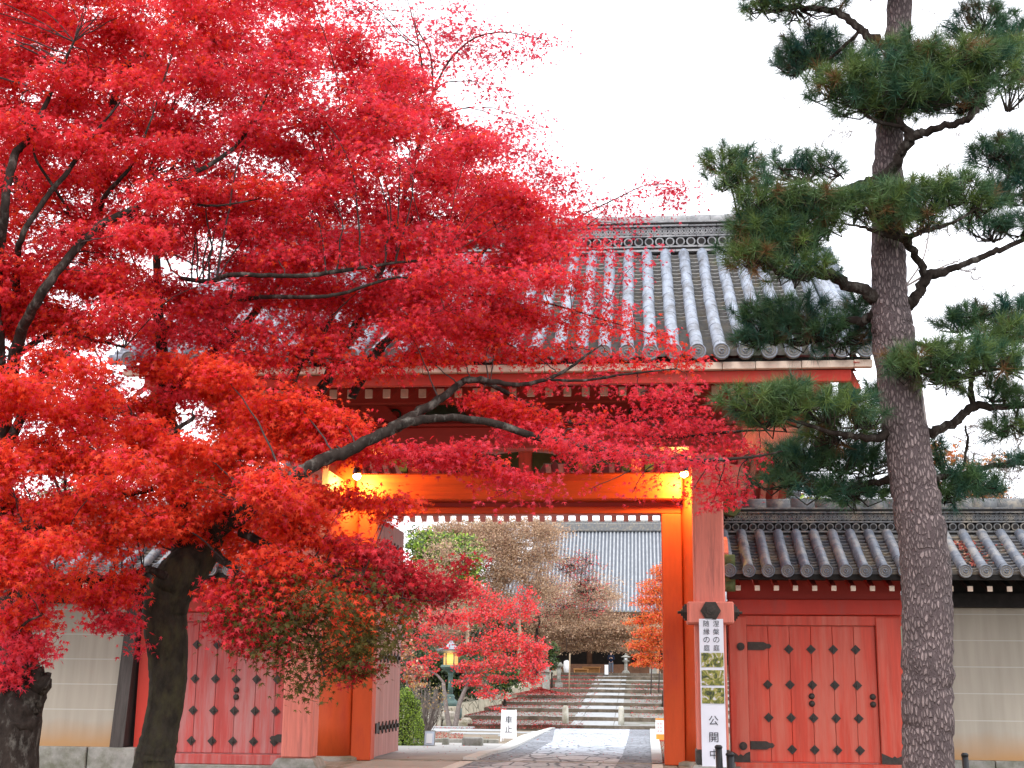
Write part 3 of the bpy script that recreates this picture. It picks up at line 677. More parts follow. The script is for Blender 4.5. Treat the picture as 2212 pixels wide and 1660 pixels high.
# small floodlights tucked under the gate beam, lit
for i, (u, v, wh) in enumerate(((771, 1029, 'left'), (1478, 1024, 'right'))):
    P = at(u, v, 1.52); sgn = 1 if i == 0 else -1
    t = thing('floodlight', f'small lit warm floodlight under the gate beam beside the {wh} pillar', 'lamp', P, 'floodlights under the gate beam')
    c = MB(); c.lathe([(.03, .13), (.055, .10), (.065, .045), (.06, .03)], P, 12); c.tube([P+np.array([0, 0, .12]), P+np.array([-sgn*.06, .12, .16]), P+np.array([-sgn*.14, .25, .16])], .012, 6); c.build('housing', 'black_metal', t)
    c = MB(); c.lathe([(.01, -.055), (.045, -.035), (.06, 0), (.05, .028), (.02, .04)], P, 14); c.build('bulb', 'lamp_glow', t)
    L = bpy.data.lights.new('floodlight_lamp', 'POINT'); L.energy = 90; L.color = (1, .58, .13); L.shadow_soft_size = .06
    lo = bpy.data.objects.new('floodlight_lamp', L); COL.objects.link(lo); lo.parent = t; lo.location = (sgn*.07, .03, -.10)

# ---------------------------------------------------------------- side wickets and plastered walls under one lower roof
WF = prof_pts(2.28, 3.14, 1.16, 2.53, .12, 12); WB = prof_pts(2.72, 3.14, 3.84, 2.53, .12, 12)
def low_roof(x0, x1, parent, red):
    tile_roof(x0, x1, WF, .262, .072, ('old_cover_tile', 'old_pan_tile'), parent, True, .105, True)
    tile_roof(x0, x1, WB, .262, .072, ('old_cover_tile', 'old_pan_tile'), parent, False, .2, False)
    ridge(x0, x1, 2.5, 3.12, .30, parent, ['old_ridge_tile', 'black_wood'], .12)
    b = MB(); b.add([(x0, 1.2, 2.47), (x1, 1.2, 2.47), (x1, 2.5, 3.08), (x0, 2.5, 3.08), (x1, 3.8, 2.47), (x0, 3.8, 2.47)], [(0, 1, 2, 3), (3, 2, 4, 5)]); b.box(x0, x1, 1.17, 1.23, 2.44, 2.52)
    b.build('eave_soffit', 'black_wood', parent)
    n = int((x1-x0)/.25)
    for k in range(n):
        x = x0+(k+.5)*(x1-x0)/n
        b = MB(); b.bar((x, 1.40, 2.345), (x, 2.2, 2.62), .065, .07); rf = b.build('rafter', 'red_shade_paint' if red else 'black_wood', parent)
        b = MB(); b.box(x-.034, x+.034, 1.372, 1.395, 2.305, 2.375, 0, .004); b.build('rafter_end', 'cream_wood', rf)
for sx, side in ((1, 'right'), (-1, 'left')):
    m = 'door_paint' if sx > 0 else 'shaded_pink_door_paint'
    S = thing('side_gate', 'vermilion side door under low tiles ' + ('between the bannered pillar and the pine trunk' if sx > 0 else 'behind the dark maple trunk'), 'gate', (sx*4.06, 2.3, 0), 'side doors flanking the main gate')
    X = lambda a, c: (min(sx*a, sx*c), max(sx*a, sx*c))
    x0, x1 = X(3.18, 4.93)
    b = MB(); n = 6; w = (x1-x0)/n
    for k in range(n):
        e = .006; b.box(x0+k*w+e/2, x0+(k+1)*w-e/2, 2.2, 2.26, .06, 1.87, 0, .004)
    b.box(x0, x1, 2.225, 2.28, .05, 1.88); dr = b.build('door', m, S)
    for zz in (.22, .64, 1.08, 1.56):
        for k in range(5):
            if sx > 0 and zz in (.22, 1.56) and k == 0: continue
            xs = sx*(3.45+k*.302)
            c = MB(); studs_diamond(c, xs, 2.192, zz, .066, 'y'); c.build('door_stud', 'iron', dr)
    for zz in (.93, .83):
        for xk in (3.88+.16, 4.86):
            c = MB(); c.lathe([(.042, -.012), (.042, 0), (.036, .018), (.016, .030)], (0, 0, 0), 14); c.v = [(sx*xk+p[0], 2.19-p[2], zz+p[1]) for p in c.v]; c.build('door_knob', 'iron', dr)
    for zz in (.27, 1.60):
        a = sx*3.19; pl = [(a, zz-.055), (a+sx*.22, zz-.055), (a+sx*.265, zz-.03), (a+sx*.30, zz-.033), (a+sx*.33, zz), (a+sx*.30, zz+.033), (a+sx*.265, zz+.03), (a+sx*.22, zz+.055), (a, zz+.055)]
        c = MB(); c.prism(pl if sx > 0 else pl[::-1], 2.18, 2.197); c.build('hinge_plate', 'iron', dr)
        c = MB(); c.disc((sx*3.09, 2.128, zz-.01), .055, .02, 'y', 16); c.disc((sx*3.09, 2.113, zz-.01), .03, .02, 'y', 12); c.build('round_boss', 'iron', S)
    for a, c_, nm in ((2.93, 3.178, 'post'), (4.935, 5.27, 'post')):
        p0, p1 = X(a, c_); b = MB(); b.box(p0, p1, 2.14, 2.42, .0, 2.0, 0, .01); ps = b.build('door_post', m, S)
        c = MB(); q0, q1 = p0-.004, p1+.004; pl = [(q0, .0), (q1, .0), (q1, .19), (q1-.06, .165), ((q0+q1)/2+.03, .13), ((q0+q1)/2, .155), ((q0+q1)/2-.03, .13), (q0+.06, .165), (q0, .19)]
        c.prism(pl, 2.125, 2.139); c.build('post_shoe', 'iron', ps)
    p0, p1 = X(2.93, 5.30)
    b = MB(); b.box(p0, p1, 2.17, 2.42, 1.885, 2.02, 0, .008); b.build('door_head', m, S)
    b = MB(); b.box(p0, p1, 2.10, 2.42, 2.025, 2.24, 0, .012); b.build('lintel', 'red_paint', S)
    b = MB(); b.box(p0, p1, 2.16, 2.42, 2.245, 2.5, 0, 0); b.build('upper_board', 'red_shade_paint', S)
    b = MB(); b.box(p0, p1, 2.06, 2.5, -.09, .045, 0, .01); b.build('sill', m, S)
    b = MB(); b.box(p0, p1, 1.98, 2.55, -.7, -.092, 0, .012); b.build('sill_stone', 'stone', S)
    r0, r1 = X(2.90, 5.42); low_roof(r0, r1, S, True)
    # gable end beside the pillar: rounded board and mossy end tiles
    xg = sx*2.88
    b = MB(); b.prism_x([(1.25, 2.62), (1.24, 2.80), (1.36, 2.98), (1.6, 3.05), (1.9, 3.03), (1.9, 2.85), (1.6, 2.75)], xg-.10, xg+.02); b.build('gable_board', 'faded_lit_paint', S)
    b = MB()
    for k in range(4): b.tube([(xg-.10, 1.22+k*.02, 2.70-k*.115), (xg+.10, 1.22+k*.02, 2.70-k*.115)], [.075, .07], 10); 
    b.build('mossy_end_tile', 'moss_tile', S)
    # the plastered wall beyond
    Wl = thing('plaster_wall', 'pale plastered wall with white lines and tiled roof ' + ('behind the pine trunk' if sx > 0 else 'behind the maple trunks'), 'wall', (sx*8, 2.5, 0), 'plastered walls either side of the gate')
    w0 = 5.40 if sx > 0 else 5.74; w1 = 15
    bt = .06
    b = MB(); q0, q1 = X(w0, w1)
    b.add([(q0, 2.2-bt, .12), (q1, 2.2-bt, .12), (q1, 2.26, 2.14), (q0, 2.26, 2.14), (q0, 2.8+bt, .12), (q1, 2.8+bt, .12), (q1, 2.74, 2.14), (q0, 2.74, 2.14)], [(0, 1, 2, 3), (5, 4, 7, 6), (1, 5, 6, 2), (4, 0, 3, 7), (3, 2, 6, 7)])
    b.build('wall_body', 'plaster', Wl)
    b = MB(); xx = 5.42
    while xx < w1:
        e = min(xx+random.uniform(.7, 1.15), w1); a, c_ = X(xx, e-.012); b.box(a, c_, 2.05+random.uniform(-.01, .01), 2.95, -.7, .118, 0, .012); xx = e
    b.build('stone_footing', 'stone', Wl)
    b = MB(); q0, q1 = X(5.42, w1); b.box(q0, q1, 2.12, 2.88, 2.142, 2.33); b.box(q0, q1, 2.2, 2.8, 2.331, 2.9); b.build('wall_plate', 'black_wood', Wl)
    if sx < 0:
        b = MB(); b.add([(-5.80, 2.06, .12), (-5.60, 2.06, .12), (-5.54, 2.16, 2.138), (-5.72, 2.16, 2.138), (-5.80, 2.9, .12), (-5.60, 2.9, .12), (-5.54, 2.84, 2.138), (-5.72, 2.84, 2.138)], [(0, 1, 2, 3), (5, 4, 7, 6), (1, 5, 6, 2), (4, 0, 3, 7), (3, 2, 6, 7)])
        b.build('end_post', 'grey_wood', Wl)
        b = MB(); b.box(-5.52, -5.31, 2.25, 2.7, -.1, 2.13); b.build('filler_board', 'red_paint', Wl)
    r0, r1 = X(5.425, w1); low_roof(r0, r1, Wl, False)

# ---------------------------------------------------------------- banner on the right front pillar
BY = -.022
p_, q_ = at(1509, 1338, BY), at(1561, 1338, BY); bx0, bx1 = p_[0], q_[0]; bt_ = p_[2]
BN = thing('banner', 'long white paper banner with brush writing and garden photos on the right front pillar', 'banner', ((bx0+bx1)/2, BY, .1))
by_ = lambda z: -.125+max(0, bt_-z)*.045
b = MB(); N = 40; vs = []
for k in range(N+1):
    z = bt_+(.06-bt_)*k/N; dx = .02*k/N
    for i in range(5): vs.append((bx0+(bx1-bx0)*i/4+dx*.4, by_(z)-.003*math.sin(k*.9+i), z))
b.add(vs, [(k*5+i, k*5+5+i, k*5+6+i, k*5+1+i) for k in range(N) for i in range(4)], 0, True)
b.build('paper_strip', 'paper', BN)
bw = bx1-bx0
def zv(v): return at(1535, v, BY)[2]
m, n, l, b_ = shader_mat('garden_photo')
tc = n.new('ShaderNodeTexCoord'); no = n.new('ShaderNodeTexNoise'); no.inputs['Scale'].default_value = 14; no.inputs['Detail'].default_value = 8; no.inputs['Distortion'].default_value = 1.2; l.new(tc.outputs['Object'], no.inputs['Vector'])
rp = n.new('ShaderNodeValToRGB'); el = rp.color_ramp.elements; el[0].position = .34; el[0].color = (.03, .04, .02, 1); el[1].position = .62; el[1].color = (.62, .62, .62, 1)
for p, c in ((.45, (.16, .18, .03, 1)), (.53, (.36, .33, .06, 1)), (.58, (.40, .34, .22, 1))): e = el.new(p); e.color = c
l.new(no.outputs['Fac'], rp.inputs[0]); l.new(rp.outputs[0], b_.inputs['Base Color'])
for v0, v1 in ((1411, 1442), (1448, 1481), (1486, 1520)):
    b = MB(); z0, z1 = zv(v1), zv(v0); b.add([(bx0+.02, by_(z0)-.008, z0), (bx1-.006, by_(z0)-.008, z0), (bx1-.006, by_(z1)-.008, z1), (bx0+.02, by_(z1)-.008, z1)], [(0, 1, 2, 3)]); b.build('printed_photo', 'garden_photo', BN)
ch = .075
text('涅槃の庭', bx0+bw*.70, lambda z: by_(z)-.008, bt_-.02, .074, 'ink', 'brush_writing', BN, gap=1.32)
text('随縁の庭', bx0+bw*.30, lambda z: by_(z)-.008, bt_-.02, .074, 'ink', 'brush_writing', BN, gap=1.32)
text('公開中', bx0+bw*.52, lambda z: by_(z)-.008, zv(1546), .115, 'ink', 'brush_writing', BN, gap=1.72)

# thin black posts at the street side
for u, v, w, lab in ((1552, 1614, 15, 'thin black metal post in front of the white banner'), (1577, 1630, 17, 'thin black metal post between the white banner and the right side door'), (2084, 1631, 14, 'thin black metal post before the pale wall right of the pine')):
    P = at(u, v, -2.5); r = w/2/ppm(P); t = thing('post', lab, 'post', (P[0]+.02, -2.5, -.45), 'black posts along the street')
    c = MB(); c.tube([(P[0]+.03, -2.5, -.6), (P[0], -2.5, P[2])], r, 12); c.build('shaft', 'black_metal', t)
    c = MB(); c.lathe([(r*1.12, -.012), (r*1.12, .006), (r*.7, .02)], (P[0], -2.5, P[2]), 12); c.build('cap', 'black_metal', t)

# ---------------------------------------------------------------- signs and stones in the yard
P = on_ground(1098, 1602.5); k = 1/ppm(P)
T = thing('standing_sign', 'white folding sign board with two large black characters beside the path', 'sign', P)
def sx_(u): return P[0]+(u-1098)*k
b = MB(); w = (1114-1082)*k; h = 67*k; y = P[1]
b.bar((P[0]-w/2, y, P[2]), (P[0]-w/2+.01, y+.10, P[2]+h), .03, .03, (1, 0, 0)); b.bar((P[0]+w/2, y, P[2]), (P[0]+w/2-.01, y+.10, P[2]+h), .03, .03, (1, 0, 0)); b.build('frame', 'sign_white', T)
b = MB(); b.bar((P[0]-w/2+.02, y+.32, P[2]), (P[0]-w/2+.02, y+.11, P[2]+h*.97), .025, .025, (1, 0, 0)); b.bar((P[0]+w/2-.02, y+.32, P[2]), (P[0]+w/2-.02, y+.11, P[2]+h*.97), .025, .025, (1, 0, 0)); b.build('rear_leg', 'sign_white', T)
b = MB(); b.bar((P[0], y-.005, P[2]+h*.10), (P[0], y+.085, P[2]+h*.99), w-.01, .014, (0, 1, .1)); b.build('board', 'sign_white', T)
lt = text('車止', 0, 0, 0, h*.235, 'ink', 'lettering', T, gap=1.22, wght=.012); 
for v in lt.data.vertices:
    v.co.x += P[0]; v.co.z += P[2]+h*.80; v.co.y = -.022+v.co.z/h*.10
b = MB()
for s_, n_ in ((-1, 9), (1, 11)):
    for i in range(n_):
        zz = h*(.80-.045*i); c = (P[0]+s_*w*.33, y+zz/h*.10-.016, P[2]+zz); b.box(c[0]-.012, c[0]+.012, c[1]-.001, c[1]+.001, c[2]-.007, c[2]+.007)
b.build('small_lettering', 'sign_blue', T)
P = on_ground(927, 1612); k = 1/ppm(P); T = thing('notice_board', 'small pale blue framed notice leaning low beside the round green shrub', 'sign', P)
b = MB(); b.bar((P[0], P[1], P[2]), (P[0], P[1]+.08, P[2]+32*k), 24*k, .03, (0, 1, .1)); b.build('frame', 'stone', T)
b = MB(); b.bar((P[0], P[1]-.02, P[2]+2*k), (P[0], P[1]+.055, P[2]+30.5*k), 21*k, .01, (0, 1, .1)); b.build('panel', 'sign_blue', T)
b = MB(); b.bar((P[0], P[1]-.022, P[2]+6*k), (P[0], P[1]+.035, P[2]+26*k), 13*k, .012, (0, 1, .1)); b.build('printed_sheet', 'sign_white', T)
P = on_ground(1425, 1602); k = 1/ppm(P); T = thing('box_sign', 'white box sign with faint red print on an orange base beside the right kerb', 'sign', P)
b = MB(); b.box(P[0]-9.5*k, P[0]+13*k, P[1]-.1, P[1]+.1, P[2], P[2]+3*k, 0, .004); b.build('foot', 'red_paint', T)
b = MB(); b.box(P[0]-7.5*k, P[0]+12*k, P[1]-.085, P[1]+.085, P[2]+3.1*k, P[2]+15*k, 0, .004); b.build('base', 'orange_panel', T)
b = MB(); b.box(P[0]-8.5*k, P[0]+12*k, P[1]-.08, P[1]+.08, P[2]+15.1*k, P[2]+45*k, 0, .004); b.build('panel', 'sign_white', T)
b = MB(); b.box(P[0]-8.5*k, P[0]+12*k, P[1]-.09, P[1]+.09, P[2]+45.1*k, P[2]+48*k, 0, .004); b.build('cap', 'orange_panel', T)
b = MB()
for i in range(3):
    for j in range(2):
        x = P[0]+(-5+6*j+2)*k; z = P[2]+(38-8*i)*k; b.box(x-2.2*k, x+2.2*k, P[1]-.083, P[1]-.0805, z-.5*k, z+.5*k); b.box(x-.5*k, x+.5*k, P[1]-.0845, P[1]-.0832, z-2.6*k, z+2.6*k); b.box(x-2*k, x+2*k, P[1]-.083, P[1]-.0805, z-2.5*k, z-1.7*k)
b.build('lettering', 'red_print', T)
P = on_ground(1019, 1612); k = 1/ppm(P); b = MB(); b.box(P[0]-22*k, P[0]+22*k, P[1], P[1]+.28, P[2]-.02, P[2]+18*k, 0, .025)
tag(b.build('stone_block', 'stone'), 'low rough stone block lying on the edge of the concrete yard', 'stone')
P = on_ground(962, 1610); b = MB(); b.box(P[0]-8*k, P[0]+6*k, P[1], P[1]+.2, P[2]-.02, P[2]+15*k, 0, .02)
tag(b.build('stone_block', 'stone'), 'small upright kerb stone next to the pale blue notice', 'stone')
for u0, u1, v0, v1, lab in ((1213.5, 1229, 1525.5, 1566, 'left one of two stone bollards standing on the lowest step'), (1335, 1349.5, 1527, 1568, 'right one of two stone bollards standing on the lowest step')):
    P = at((u0+u1)/2, v1, 54); k = 1/ppm(P); r = (u1-u0)/2*k*.9; h = (v1-v0)*k
    b = MB(); b.lathe([(r*1.05, -.1), (r, h*.5), (r*.96, h*.86), (r*.8, h*.95), (r*.4, h)], P, 9, 0, True, .3)
    tag(b.build('stone_bollard', 'pale_stone'), lab, 'bollard', 'bollards at the foot of the steps')

# stone lanterns
def stone_lantern(P, H, lab, big_roof=1.0, m='stone'):
    t = thing('stone_lantern', lab, 'lantern', P, 'stone lanterns at the top of the steps'); n = 6
    L = lambda pr, nm, nn=6, rot=0: (lambda b: (b.lathe([(r*H, z*H) for r, z in pr], P, nn, 0, False, rot), b.build(nm, m, t))[1])(MB())
    L([(.20, -.05), (.20, .07), (.17, .075), (.16, .13), (.11, .16)], 'base'); L([(.085, .161), (.075, .30), (.085, .40), (.075, .50), (.09, .56)], 'shaft', 10)
    L([(.10, .561), (.17, .60), (.18, .64), (.14, .65)], 'platform')
    f = L([(.105, .651), (.105, .78)], 'fire_box'); c = MB(); c.box(P[0]-.05*H, P[0]+.05*H, P[1]-.108*H, P[1]-.10*H, P[2]+.67*H, P[2]+.765*H); c.build('paper_window', 'sign_white', f)
    L([(.10, .781), (.23*big_roof, .80), (.235*big_roof, .82), (.15, .86), (.06, .90)], 'roof'); L([(.04, .901), (.055, .93), (.05, .96), (.005, 1.0)], 'finial', 10)
stone_lantern(at(1352, 1456, 93), 1.62, 'mossy stone lantern with white paper window standing right of the person')
P = at(1207, 1494, 78); H = 62/ppm(P)
t = thing('stone_post_lantern', 'tall pale stone pedestal lantern on a stepped base left of the steps', 'lantern', P)
b = MB(); b.box(P[0]-.36*H/2, P[0]+.36*H/2, P[1]-.3, P[1]+.3, P[2]-.2, P[2]+.06*H, 0, .01); b.box(P[0]-.25*H/2, P[0]+.25*H/2, P[1]-.2, P[1]+.2, P[2]+.061*H, P[2]+.30*H, 0, .02); b.build('base', 'stone', t)
b = MB(); b.lathe([(.08*H, .301*H), (.065*H, .5*H), (.07*H, .82*H)], P, 10); b.build('shaft', 'stone', t)
b = MB(); b.lathe([(.08*H, .821*H), (.16*H, .86*H), (.17*H, .92*H), (.10*H, .95*H), (.09*H, 1.0*H)], P, 6, 0, False); b.build('platform', 'stone', t)
P = at(1180, 1494, 73); k = 1/ppm(P)
t = thing('stone_monument', 'roofed square stone post on the left edge of the steps beside the red foliage', 'monument', P)
b = MB(); b.box(P[0]-8*k, P[0]+7*k, P[1]-.25, P[1]+.25, P[2]-.2, P[2]+40*k, 0, .02); b.build('pillar', 'stone', t)
b = MB(); b.box(P[0]-16*k, P[0]+14*k, P[1]-.4, P[1]+.4, P[2]+40.2*k, P[2]+44*k, 0, .02); b.box(P[0]-6*k, P[0]+6*k, P[1]-.2, P[1]+.2, P[2]+44.1*k, P[2]+55*k, 0, .02); b.build('cap_stone', 'stone', t)
# slender stakes beside the steps
for u, v0, v1, w, Y, lab in ((1230, 1412, 1501, 3.2, 70.2, 'pale bamboo stake standing on the left part of the steps'), (1407, 1425, 1500, 2.6, 70.2, 'thin dark stake on the steps, nearer of two under the orange maple'), (1424, 1425, 1497, 2.4, 72, 'thin dark stake on the steps closest to the right gate jamb')):
    P = at(u-1, v1, Y); Q = at(u+1, v0, Y); b = MB(); b.tube([P, (P+Q)/2, Q], w/2/ppm(P), 6); tag(b.build('stake', 'wood_post' if u < 1300 else 'twig_bark'), lab, 'stake')
P = at(1310, 1455, 91.5); k = 1/ppm(P); b = MB(); b.box(P[0]-4*k, P[0]+4*k, P[1], P[1]+.05, P[2]-.1, P[2]+18*k, 0, .01); tag(b.build('notice_stand', 'sign_white'), 'small white notice standing at the feet of the person', 'sign')
P = at(1411, 1456, 93); k = 1/ppm(P); t = thing('stone_tablet', 'grey stone tablet with a pointed top under the orange maple at the top step', 'monument', P)
b = MB(); b.prism([(P[0]-8*k, P[2]-.1), (P[0]+8*k, P[2]-.1), (P[0]+8*k, P[2]+14*k), (P[0]-8*k, P[2]+14*k)], P[1], P[1]+.3); b.build('slab', 'stone', t)
b = MB(); b.prism([(P[0]-11*k, P[2]+14.1*k), (P[0]+11*k, P[2]+14.1*k), (P[0], P[2]+20*k)], P[1]-.08, P[1]+.38); b.build('cap_stone', 'stone', t)
P = at(1224, 1440, 95); k = 1/ppm(P); t = thing('paper_lantern', 'white paper lantern hanging by the hall entrance behind the bamboo stake', 'lantern', P)
b = MB(); b.lathe([(2*k, -16*k), (6*k, -14*k), (7.5*k, -2*k), (6*k, 11*k), (2*k, 13*k)], P, 12); b.build('shade', 'sign_white', t)
b = MB(); b.lathe([(3*k, 13.2*k), (3*k, 15*k)], P, 10); b.tube([P+np.array([0, 0, 15*k]), P+np.array([0, 0, 60*k])], .02, 5); b.build('cap', 'black_metal', t)
for u0, u1, v0, v1, lab in ((1239, 1272, 1445, 1457, 'low brown wooden bench in front of the dark hall, left of the person'), (1258, 1297, 1441, 1455, 'longer brown wooden bench in the shade behind the first bench')):
    Y = 95 if u0 < 1250 else 98; P, Q = at(u0, v1, Y), at(u1, v0, Y); t = thing('bench', lab, 'bench', (P[0], Y, P[2]))
    h = Q[2]-P[2]; b = MB(); b.box(P[0], Q[0], Y-.25, Y+.25, P[2]+h*.82, P[2]+h, 0, .01); b.build('seat', 'bench_wood', t)
    b = MB(); b.box(P[0]+.05, Q[0]-.05, Y+.1, Y+.15, P[2]-.3, P[2]+h*.81); b.build('panel', 'bench_wood', t)
    for xx in (P[0]+.08, Q[0]-.08): b = MB(); b.box(xx-.04, xx+.04, Y-.22, Y-.14, P[2]-.3, P[2]+h*.81); b.build('leg', 'bench_wood', t)

# bronze garden lantern with lit paper
P = at(972, 1531, 56.5); k = 1/ppm(P)
T = thing('bronze_lantern', 'tall green bronze lantern with lit yellow slatted fire box behind the small maple', 'lantern', P)
LZ = lambda v: (1531-v)*k
b = MB(); b.lathe([(24*k, -3), (24*k, -20*k), (26*k, -18*k), (26*k, 0), (20*k, 6*k), (24*k, 9*k), (15*k, 16*k), (9*k, 22*k), (10*k, 26*k), (7*k, 30*k)], P, 16); b.build('pedestal', 'bronze', T)
b = MB(); b.lathe([(6*k, 30.1*k), (5*k, LZ(1480)), (5*k, LZ(1460)), (7*k, LZ(1455))], P, 12); b.build('shaft', 'bronze', T)
b = MB(); b.lathe([(8*k, LZ(1454.8)), (20*k, LZ(1447)), (23*k, LZ(1443)), (20*k, LZ(1438.5))], P, 6, 0, False); b.build('platform', 'bronze', T)
b = MB(); b.lathe([(16.5*k, LZ(1438.3)), (16.5*k, LZ(1414))], P, 6, 0, False); fb = b.build('fire_box', 'lantern_glow', T)
for i in range(6):
    a = i*math.pi/3; b = MB(); b.tube([P+np.array([16.8*k*math.cos(a), 16.8*k*math.sin(a), LZ(1438.3)]), P+np.array([16.8*k*math.cos(a), 16.8*k*math.sin(a), LZ(1413.5)])], 1.4*k, 6); b.build('corner_bar', 'bronze', fb)
b = MB(); b.lathe([(20*k, LZ(1413.4)), (32*k, LZ(1409)), (34*k, LZ(1405.5)), (24*k, LZ(1404)), (12*k, LZ(1399)), (4*k, LZ(1390)), (3*k, LZ(1386))], P, 6, 0, False); b.build('roof', 'bronze_roof', T)
L = bpy.data.lights.new('lantern_lamp', 'POINT'); L.energy = 8; L.color = (1, .62, .2); L.shadow_soft_size = .15; lo = bpy.data.objects.new('lantern_lamp', L); COL.objects.link(lo); lo.parent = T; lo.location = (0, -16*k*1.4, LZ(1425))

# ---------------------------------------------------------------- main hall far behind
HX = at(1161, 1126, 141)[0]; HZ = at(1300, 1129, 141)[2]; EZ = at(1300, 1322, 127)[2]
H = thing('temple_hall', 'large temple hall with broad ribbed grey roof beyond the steps', 'hall', (HX+13, 138, 2))
hx1 = HX+30
HP = prof_pts(141, HZ-1.0, 127, EZ, .30, 16)
b = MB(); M_ = 10; dt = .42; n = int((hx1-HX+14)/dt)
for i in range(n):
    x = HX-7+dt*i; vs = []
    for y, z in HP:
        for k in range(7):
            t = k/6; hgt = .20*math.sin(math.pi*min(t/.5, 1)) if t < .5 else 0
            vs.append((x+dt*t, y, z+hgt))
    # hip: trim the left slope
    fs = []; fs2 = []
    for j in range(len(HP)-1):
        lim = HX-7*max(0, (j-3)/(len(HP)-4)) if j > 3 else HX
        if x < lim or x > hx1+(lim*-1+HX): continue
        for k in range(6): a = j*7+k; (fs if k < 3 else fs2).append((a, a+7, a+8, a+1))
    b.add(vs, fs, 0, False); b.add(vs, fs2, 1, False)
m, nn, l, bb = shader_mat('hall_tile'); bb.inputs['Roughness'].default_value = .5
tc = nn.new('ShaderNodeTexCoord'); no = nn.new('ShaderNodeTexNoise'); no.inputs['Scale'].default_value = 2.2; no.inputs['Detail'].default_value = 8; l.new(tc.outputs['Object'], no.inputs['Vector'])
rp = nn.new('ShaderNodeValToRGB'); rp.color_ramp.elements[0].position = .3; rp.color_ramp.elements[1].position = .7; rp.color_ramp.elements[0].color = (.29, .305, .32, 1); rp.color_ramp.elements[1].color = (.43, .445, .46, 1); l.new(no.outputs['Fac'], rp.inputs[0])
l.new(rp.outputs[0], bb.inputs['Base Color'])
mat('hall_pan', (.10, .11, .13), .6, .2, 2)
b.build('tile_roof', ['hall_tile', 'hall_pan'], H)
b = MB(); b.box(HX-.6, hx1+.6, 140.5, 141.5, HZ-1.1, HZ-.1, 0, .1); b.tube([(HX-.7, 141, HZ+.0), (hx1+.7, 141, HZ+.0)], .28, 10); b.build('ridge', 'old_ridge_tile', H)
b = MB(); b.tube([(HX, HP[0][0], HP[0][1]+.3), (HX-.1, HP[5][0], HP[5][1]+.3)], .3, 8); b.tube([(HX-.1, HP[5][0], HP[5][1]+.3), (HX-7, 127, EZ+.4)], .3, 8); b.build('hip_ridge', 'old_ridge_tile', H)
b = MB(); b.box(HX-7, hx1+7, 126.8, 127.1, EZ-.5, EZ-.02); b.build('eave_board', 'hall_wood', H)
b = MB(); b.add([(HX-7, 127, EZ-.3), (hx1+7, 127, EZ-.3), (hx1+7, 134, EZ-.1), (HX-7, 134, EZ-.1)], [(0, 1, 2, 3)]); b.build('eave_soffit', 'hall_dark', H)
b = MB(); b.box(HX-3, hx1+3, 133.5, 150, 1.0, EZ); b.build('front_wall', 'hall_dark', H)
b = MB(); b.box(HX-7, hx1+7, 128.5, 133.4, 1.5, 3.2); b.build('veranda', 'hall_wood', H)
for i in range(9):
    x = HX-2+i*(hx1-HX+4)/8; b = MB(); b.lathe([(.3, 3.2), (.28, EZ)], (x, 131, 0), 10); b.build('column', 'hall_wood', H)

# ---------------------------------------------------------------- the person on the top step
def skin(name, joints, edges, m, parent, sub=2):
    me = bpy.data.meshes.new(name); ks = list(joints); org = np.array(ORG[parent.name])
    me.from_pydata([tuple(np.array(joints[k][0])) for k in ks], [(ks.index(a), ks.index(c)) for a, c in edges], [])
    o = bpy.data.objects.new(name, me); COL.objects.link(o); o.parent = parent; me.materials.append(MATS[m])
    md = o.modifiers.new('skin', 'SKIN'); md.use_smooth_shade = True
    for i, k in enumerate(ks):
        r = joints[k][1]; r = (r, r) if np.isscalar(r) else r
        me.skin_vertices[0].data[i].radius = r
    me.skin_vertices[0].data[0].use_root = True
    s = o.modifiers.new('sub', 'SUBSURF'); s.levels = s.render_levels = sub
    return o
P = at(1320, 1455.5, 92.3)
PE = thing('person', 'person in dark navy jacket and grey trousers looking at a phone held in both hands', 'person', P)
body = {'pelvis': ((0, 0, .90), (.13, .10)), 'waist': ((0, 0, 1.03), (.13, .095)), 'chest': ((0, .01, 1.27), (.16, .11)), 'neck0': ((0, .0, 1.43), (.06, .06)), 'neck': ((0, -.015, 1.49), (.05, .05)), 'jaw': ((0, -.035, 1.555), (.07, .075)), 'head': ((0, -.02, 1.63), (.082, .098)), 'crown': ((0, -.01, 1.70), (.06, .075))}
E_ = [('pelvis', 'waist'), ('waist', 'chest'), ('chest', 'neck0'), ('neck0', 'neck'), ('neck', 'jaw'), ('jaw', 'head'), ('head', 'crown')]
for s_, q in ((-1, 'l'), (1, 'r')):
    body.update({q+'sh': ((s_*.185, .01, 1.38), .062), q+'el': ((s_*.24, -.03, 1.11), .046), q+'wr': ((s_*.075, -.24, 1.20), .032), q+'palm': ((s_*.045, -.285, 1.225), (.035, .022)), q+'hip': ((s_*.09, 0, .84), .092), q+'kn': ((s_*.10, -.01, .47), .062), q+'an': ((s_*.11, .02, .09), .042), q+'toe': ((s_*.13, -.14, .035), (.045, .03))})
    E_ += [('chest', q+'sh'), (q+'sh', q+'el'), (q+'el', q+'wr'), (q+'wr', q+'palm'), ('pelvis', q+'hip'), (q+'hip', q+'kn'), (q+'kn', q+'an'), (q+'an', q+'toe')]
    for i in range(4):
        f = f'{q}f{i}'; body[f+'a'] = ((s_*(.03-.004*i), -.315, 1.245-.018*i), .009); body[f+'b'] = ((s_*(.006-.003*i), -.325, 1.25-.018*i), .008); E_ += [(q+'palm', f+'a'), (f+'a', f+'b')]
    body[q+'th'] = ((s_*.03, -.285, 1.262), .010); body[q+'tt'] = ((s_*.018, -.30, 1.285), .008); E_ += [(q+'palm', q+'th'), (q+'th', q+'tt')]
bo = skin('body', body, E_, 'skin', PE)
